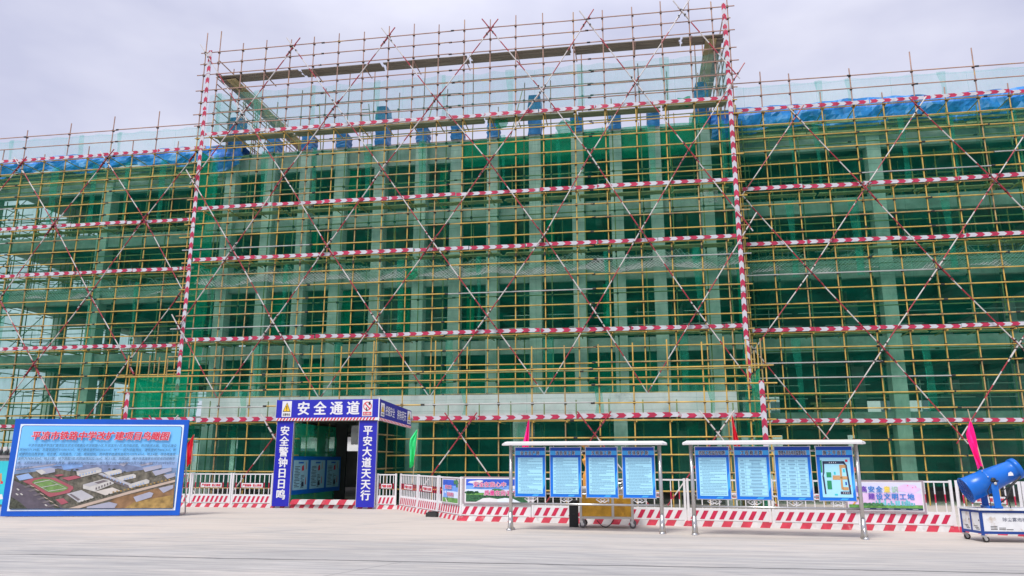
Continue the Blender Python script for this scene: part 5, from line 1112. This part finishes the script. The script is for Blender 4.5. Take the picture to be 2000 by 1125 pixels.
mb = MB(); a1 = Vector((0, -1, 0)); p = bc + bx * .30 + Vector((.03, -.235, -.02)); mb.poly([p, p + Vector((.11, .012, .01)), p + Vector((.10, .01, .06)), p + Vector((.06, .01, .09)), p + Vector((.01, .005, .06))], 'sign_white'); mb.build('sticker', fc)

# ------------------------------------------------------------------ background beyond the site
mbw = thing('painted_brick_wall', 'grey brick wall with turquoise mural and dark tile coping left of the billboard', 'wall', (-24, 24.6, 0))
mb = MB(); mb.box(-30, -21.85, 24.6, 24.84, 0, 1.72, 'mortar')
for j in range(17):
    x = -30 + (.13 if j % 2 else 0)
    while x < -21.9: e = min(x + .24, -21.86); mb.box(x, e, 24.592, 24.6, .02 + j * .1, .105 + j * .1, 'brick_grey'); x += .26
mb.build('brickwork', mbw)
mb = MB(); mb.box(-30, -21.8, 24.5, 24.94, 1.80, 1.9, 'roof_tile')
x = -29.9
while x < -21.9: mb.tube((x, 24.45, 1.90), (x, 24.72, 2.05), .06, 'roof_tile', 8); mb.box(x + .04, x + .2, 24.55, 24.6, 1.93, 2.1, 'kerb_white'); x += .26
mb.box(-30, -21.85, 24.56, 24.88, 1.721, 1.799, 'kerb_white'); mb.build('coping', mbw)
mb = MB(); mb.box(-29, -22.15, 24.57, 24.591, .1, 1.6, 'mural_teal')
for (a, b, w_, h_, m_) in ((-22.9, .7, .5, .3, 'print_grass'), (-22.6, 1.0, .3, .35, 'map_tan'), (-22.5, .35, .4, .2, 'sign_white'), (-23.2, .25, .3, .25, 'print_grass'), (-22.45, .85, .12, .1, 'sign_red')): mb.poly([(a - w_ / 2, 24.568, b - h_ / 2), (a + w_ / 2, 24.568, b - h_ / 3), (a + w_ / 3, 24.568, b + h_ / 2), (a - w_ / 3, 24.568, b + h_ / 2.4)], m_)
mb.build('mural', mbw)
def far_house(label, xa, xb, y, h, st, blue=False):
    t = thing('background_building', label, 'building', ((xa + xb) / 2, y, 0), 'buildings seen through the unfinished ground floor')
    mb = MB(); mb.box(xa, xb, y, y + 9, 0, h, 'far_white'); mb.build('wall', t)
    mb = MB(); mb.box(xa - .3, xb + .3, y - .3, y + 9.3, h, h + .3, 'far_white'); mb.build('roof', t)
    for s_ in range(st):
        x = xa + 1
        while x < xb - 2:
            z = .9 + s_ * 3.2; mb = MB(); mb.box(x, x + 1.6, y - .06, y - .01, z, z + 1.7, 'far_glass'); mb.box(x + .76, x + .84, y - .09, y - .061, z, z + 1.7, 'far_white'); mb.box(x, x + 1.6, y - .09, y - .062, z + 1.1, z + 1.16, 'far_white'); mb.build('window', t); x += 2.8
    return t
fh = far_house('low white building with windows seen under the right wing', 5, 34, 58, 7.4, 2)
mb = MB(); mb.box(13.5, 19.5, 57.7, 57.89, .65, 1.15, 'sign_black'); mb.build('led_sign', fh)
mb = MB(); rr = random.Random(2)
for i in range(3, 7):
    for k in range(0, 4): mb.poly([(13.7 + i * .36 + rr.uniform(0, .1), 57.69, .8 + .1 * k), (13.95 + i * .36, 57.69, .8 + .1 * k), (13.95 + i * .36, 57.69, .86 + .1 * k), (13.7 + i * .36, 57.69, .86 + .1 * k)], 'led')
mb.build('led_display', fh)
fh2 = far_house('low white building with windows seen under the left wing', -38, -12, 62, 3.6, 1)
